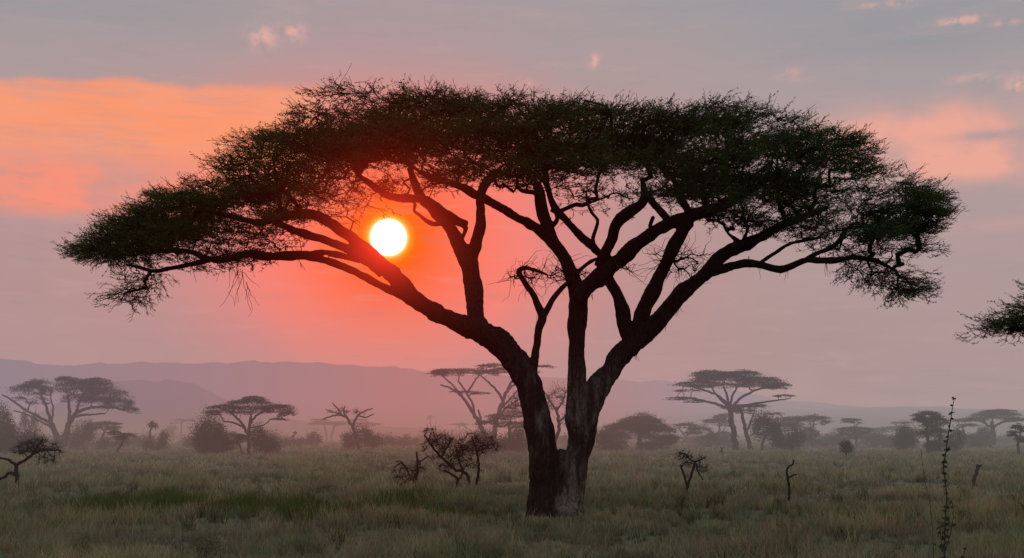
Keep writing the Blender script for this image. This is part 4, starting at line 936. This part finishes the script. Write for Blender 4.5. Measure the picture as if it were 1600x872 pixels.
# separate tussocks, some dark, some bleached
n = 1400
y = np.sqrt(rg.uniform(20**2, 75**2, n)); x = rg.uniform(-1, 1, n)*(.47*y+5)
kk = (np.hypot(x-O[0], y-O[1]) > 1.6) & (vnoise(x, y, .12, .2, 4.4) > -.12); x, y = x[kk], y[kk]; n = len(x)
cl_ = rg.uniform(size=(n, 1))
tufts(gm, 34, x, y, rg.uniform(.3, .62, n), .012+y*.0004, .8, rg, np.where(cl_ < .55, np.array([[.5, .55, .45]]), np.array([[1.25, 1.2, 1.05]]))*rg.uniform(.8, 1.2, (n, 1)))
# taller dry seed stalks
n = 1500
y = np.sqrt(rg.uniform(19**2, 60**2, n)); x = rg.uniform(-1, 1, n)*(.47*y+5)
tufts(gm, 2, x, y, rg.uniform(.5, .85, n), np.full(n, .012), .35, rg, np.tile([1.3, 1.25, 1.1], (n, 1)))
# grass drawn up round the foot of the great tree
n = 200; a = rg.uniform(0, 2*math.pi, n); r = rg.uniform(.72, 1.6, n)
tufts(gm, 10, O[0]+np.cos(a)*r*1.1, O[1]+np.sin(a)*r, rg.uniform(.08, .20, n), np.full(n, .016), .7, rg, np.tile([.9, .95, .9], (n, 1)))
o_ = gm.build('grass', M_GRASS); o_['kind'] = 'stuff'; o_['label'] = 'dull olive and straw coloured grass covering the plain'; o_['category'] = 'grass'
o_ = gg.build('green_grass', M_GREEN); o_['kind'] = 'stuff'; o_['label'] = 'strip of dark fresh green grass left of the trunk'; o_['category'] = 'grass'

# ------------------------------------------------------------------ hills
def hill_material(name, c):
    m, t = material(name)
    p = t.n('ShaderNodeTexCoord').outputs['Object']
    n = t.noise(p, .01, 5, .6)
    d = t.n('ShaderNodeBsdfDiffuse'); t.set(d.inputs[0], t.mix(n, c, tuple(v*1.6 for v in c[:3])+(1,)))
    return finish(m, t, d.outputs[0])
M_HILL = hill_material('wooded_hillside', (.03,.035,.035,1))
def hills(name, Y, prof, amp, depth):
    P = np.array(prof, float); xs = np.linspace(P[0, 0], P[-1, 0], 260)
    py = np.interp(xs, P[:, 0], P[:, 1])
    ker = np.hanning(9); ker /= ker.sum(); py = np.convolve(np.pad(py, 4, 'edge'), ker, 'valid')
    py = py+np.array([mnoise.fractal(Vector((a*.02, Y, 0)), 1, 2, 4) for a in xs])*amp
    rows = 14; m = MB(); V = []
    for k in range(rows):
        f = k/(rows-1)                                        # foot, crest, back slope
        hgt = math.sin(min(f*1.4, 1)*math.pi/2) if f < .72 else max(0, 1-(f-.72)/.28)
        Yk = Y+(f-.7)*depth
        top3 = CAMZ+(HY-py)/F*Y
        bump = np.array([mnoise.fractal(Vector((a*.03, k*.6, Y)), 1, 2, 4) for a in xs])*.06*math.sin(f*math.pi)
        V.append(np.stack([(xs-CX)/F*Y, np.full(len(xs), Yk), np.maximum(top3*(hgt+bump*(f != .7)), -2)-1.0*(k in (0, rows-1))], 1))
    n = len(xs); i = np.arange(rows-1)[:, None]*n; j = np.arange(n-1)[None]
    m.add(np.vstack(V), np.stack([i+j, i+j+1, i+n+j+1, i+n+j], -1).reshape(-1, 4))
    o = m.build(name, M_HILL, smooth=True); o['kind'] = 'structure'; return o
hills('distant_hills', 2600, [(-500,590),(-250,570),(-60,562),(20,564),(70,569),(120,574),(200,573),(300,571),(420,570),(500,570),(560,574),(620,578),(700,585),(760,589),(850,592),(930,594),(1000,598),(1060,602),(1150,622),(1250,634),(1340,640),(1480,640),(1600,641),(1900,640),(2200,650)], .5, 1500)
hills('near_hill', 900, [(60,676),(130,655),(160,628),(185,606),(205,597),(235,595),(270,596),(300,600),(325,608),(350,622),(390,640),(460,656),(560,664),(640,668),(760,674)], .5, 300)
hills('right_hills', 1500, [(880,676),(960,660),(1080,648),(1180,640),(1250,643),(1330,638),(1420,636),(1470,640),(1520,648),(1600,652),(1800,650),(2100,660)], .5, 700)

# ------------------------------------------------------------------ the sun itself
mS, tS = material('sun_disc_glow')
eS = tS.n('ShaderNodeEmission'); eS.inputs[0].default_value = (1, .90, .66, 1); eS.inputs[1].default_value = 2.6
oS = tS.n('ShaderNodeOutputMaterial'); tS.t.links.new(eS.outputs[0], oS.inputs[0])
DS = 6000.0; rs = 28.2/F*DS*.99
m = MB(); nu, nv = 48, 24
uu, vv_ = np.meshgrid(np.arange(nu)*2*math.pi/nu, np.linspace(0, math.pi, nv))
SV = np.stack([np.cos(uu)*np.sin(vv_), np.sin(uu)*np.sin(vv_), np.cos(vv_)], 2).reshape(-1, 3)*rs
i = np.arange(nv-1)[:, None]*nu; j = np.arange(nu)[None]; j2 = (j+1) % nu
m.add(SV, np.stack([i+j, i+nu+j, i+nu+j2, i+j2], -1).reshape(-1, 4))
sun = bpy.data.objects.new('sun', m.mesh('sun', mS, True)); C.objects.link(sun)
sun.location = np.array(SUN_DIR)*DS+np.array([0, 0, CAMZ])
sun['label'] = 'glowing white sun disc low in the orange sky behind the acacia limbs'; sun['category'] = 'sun'
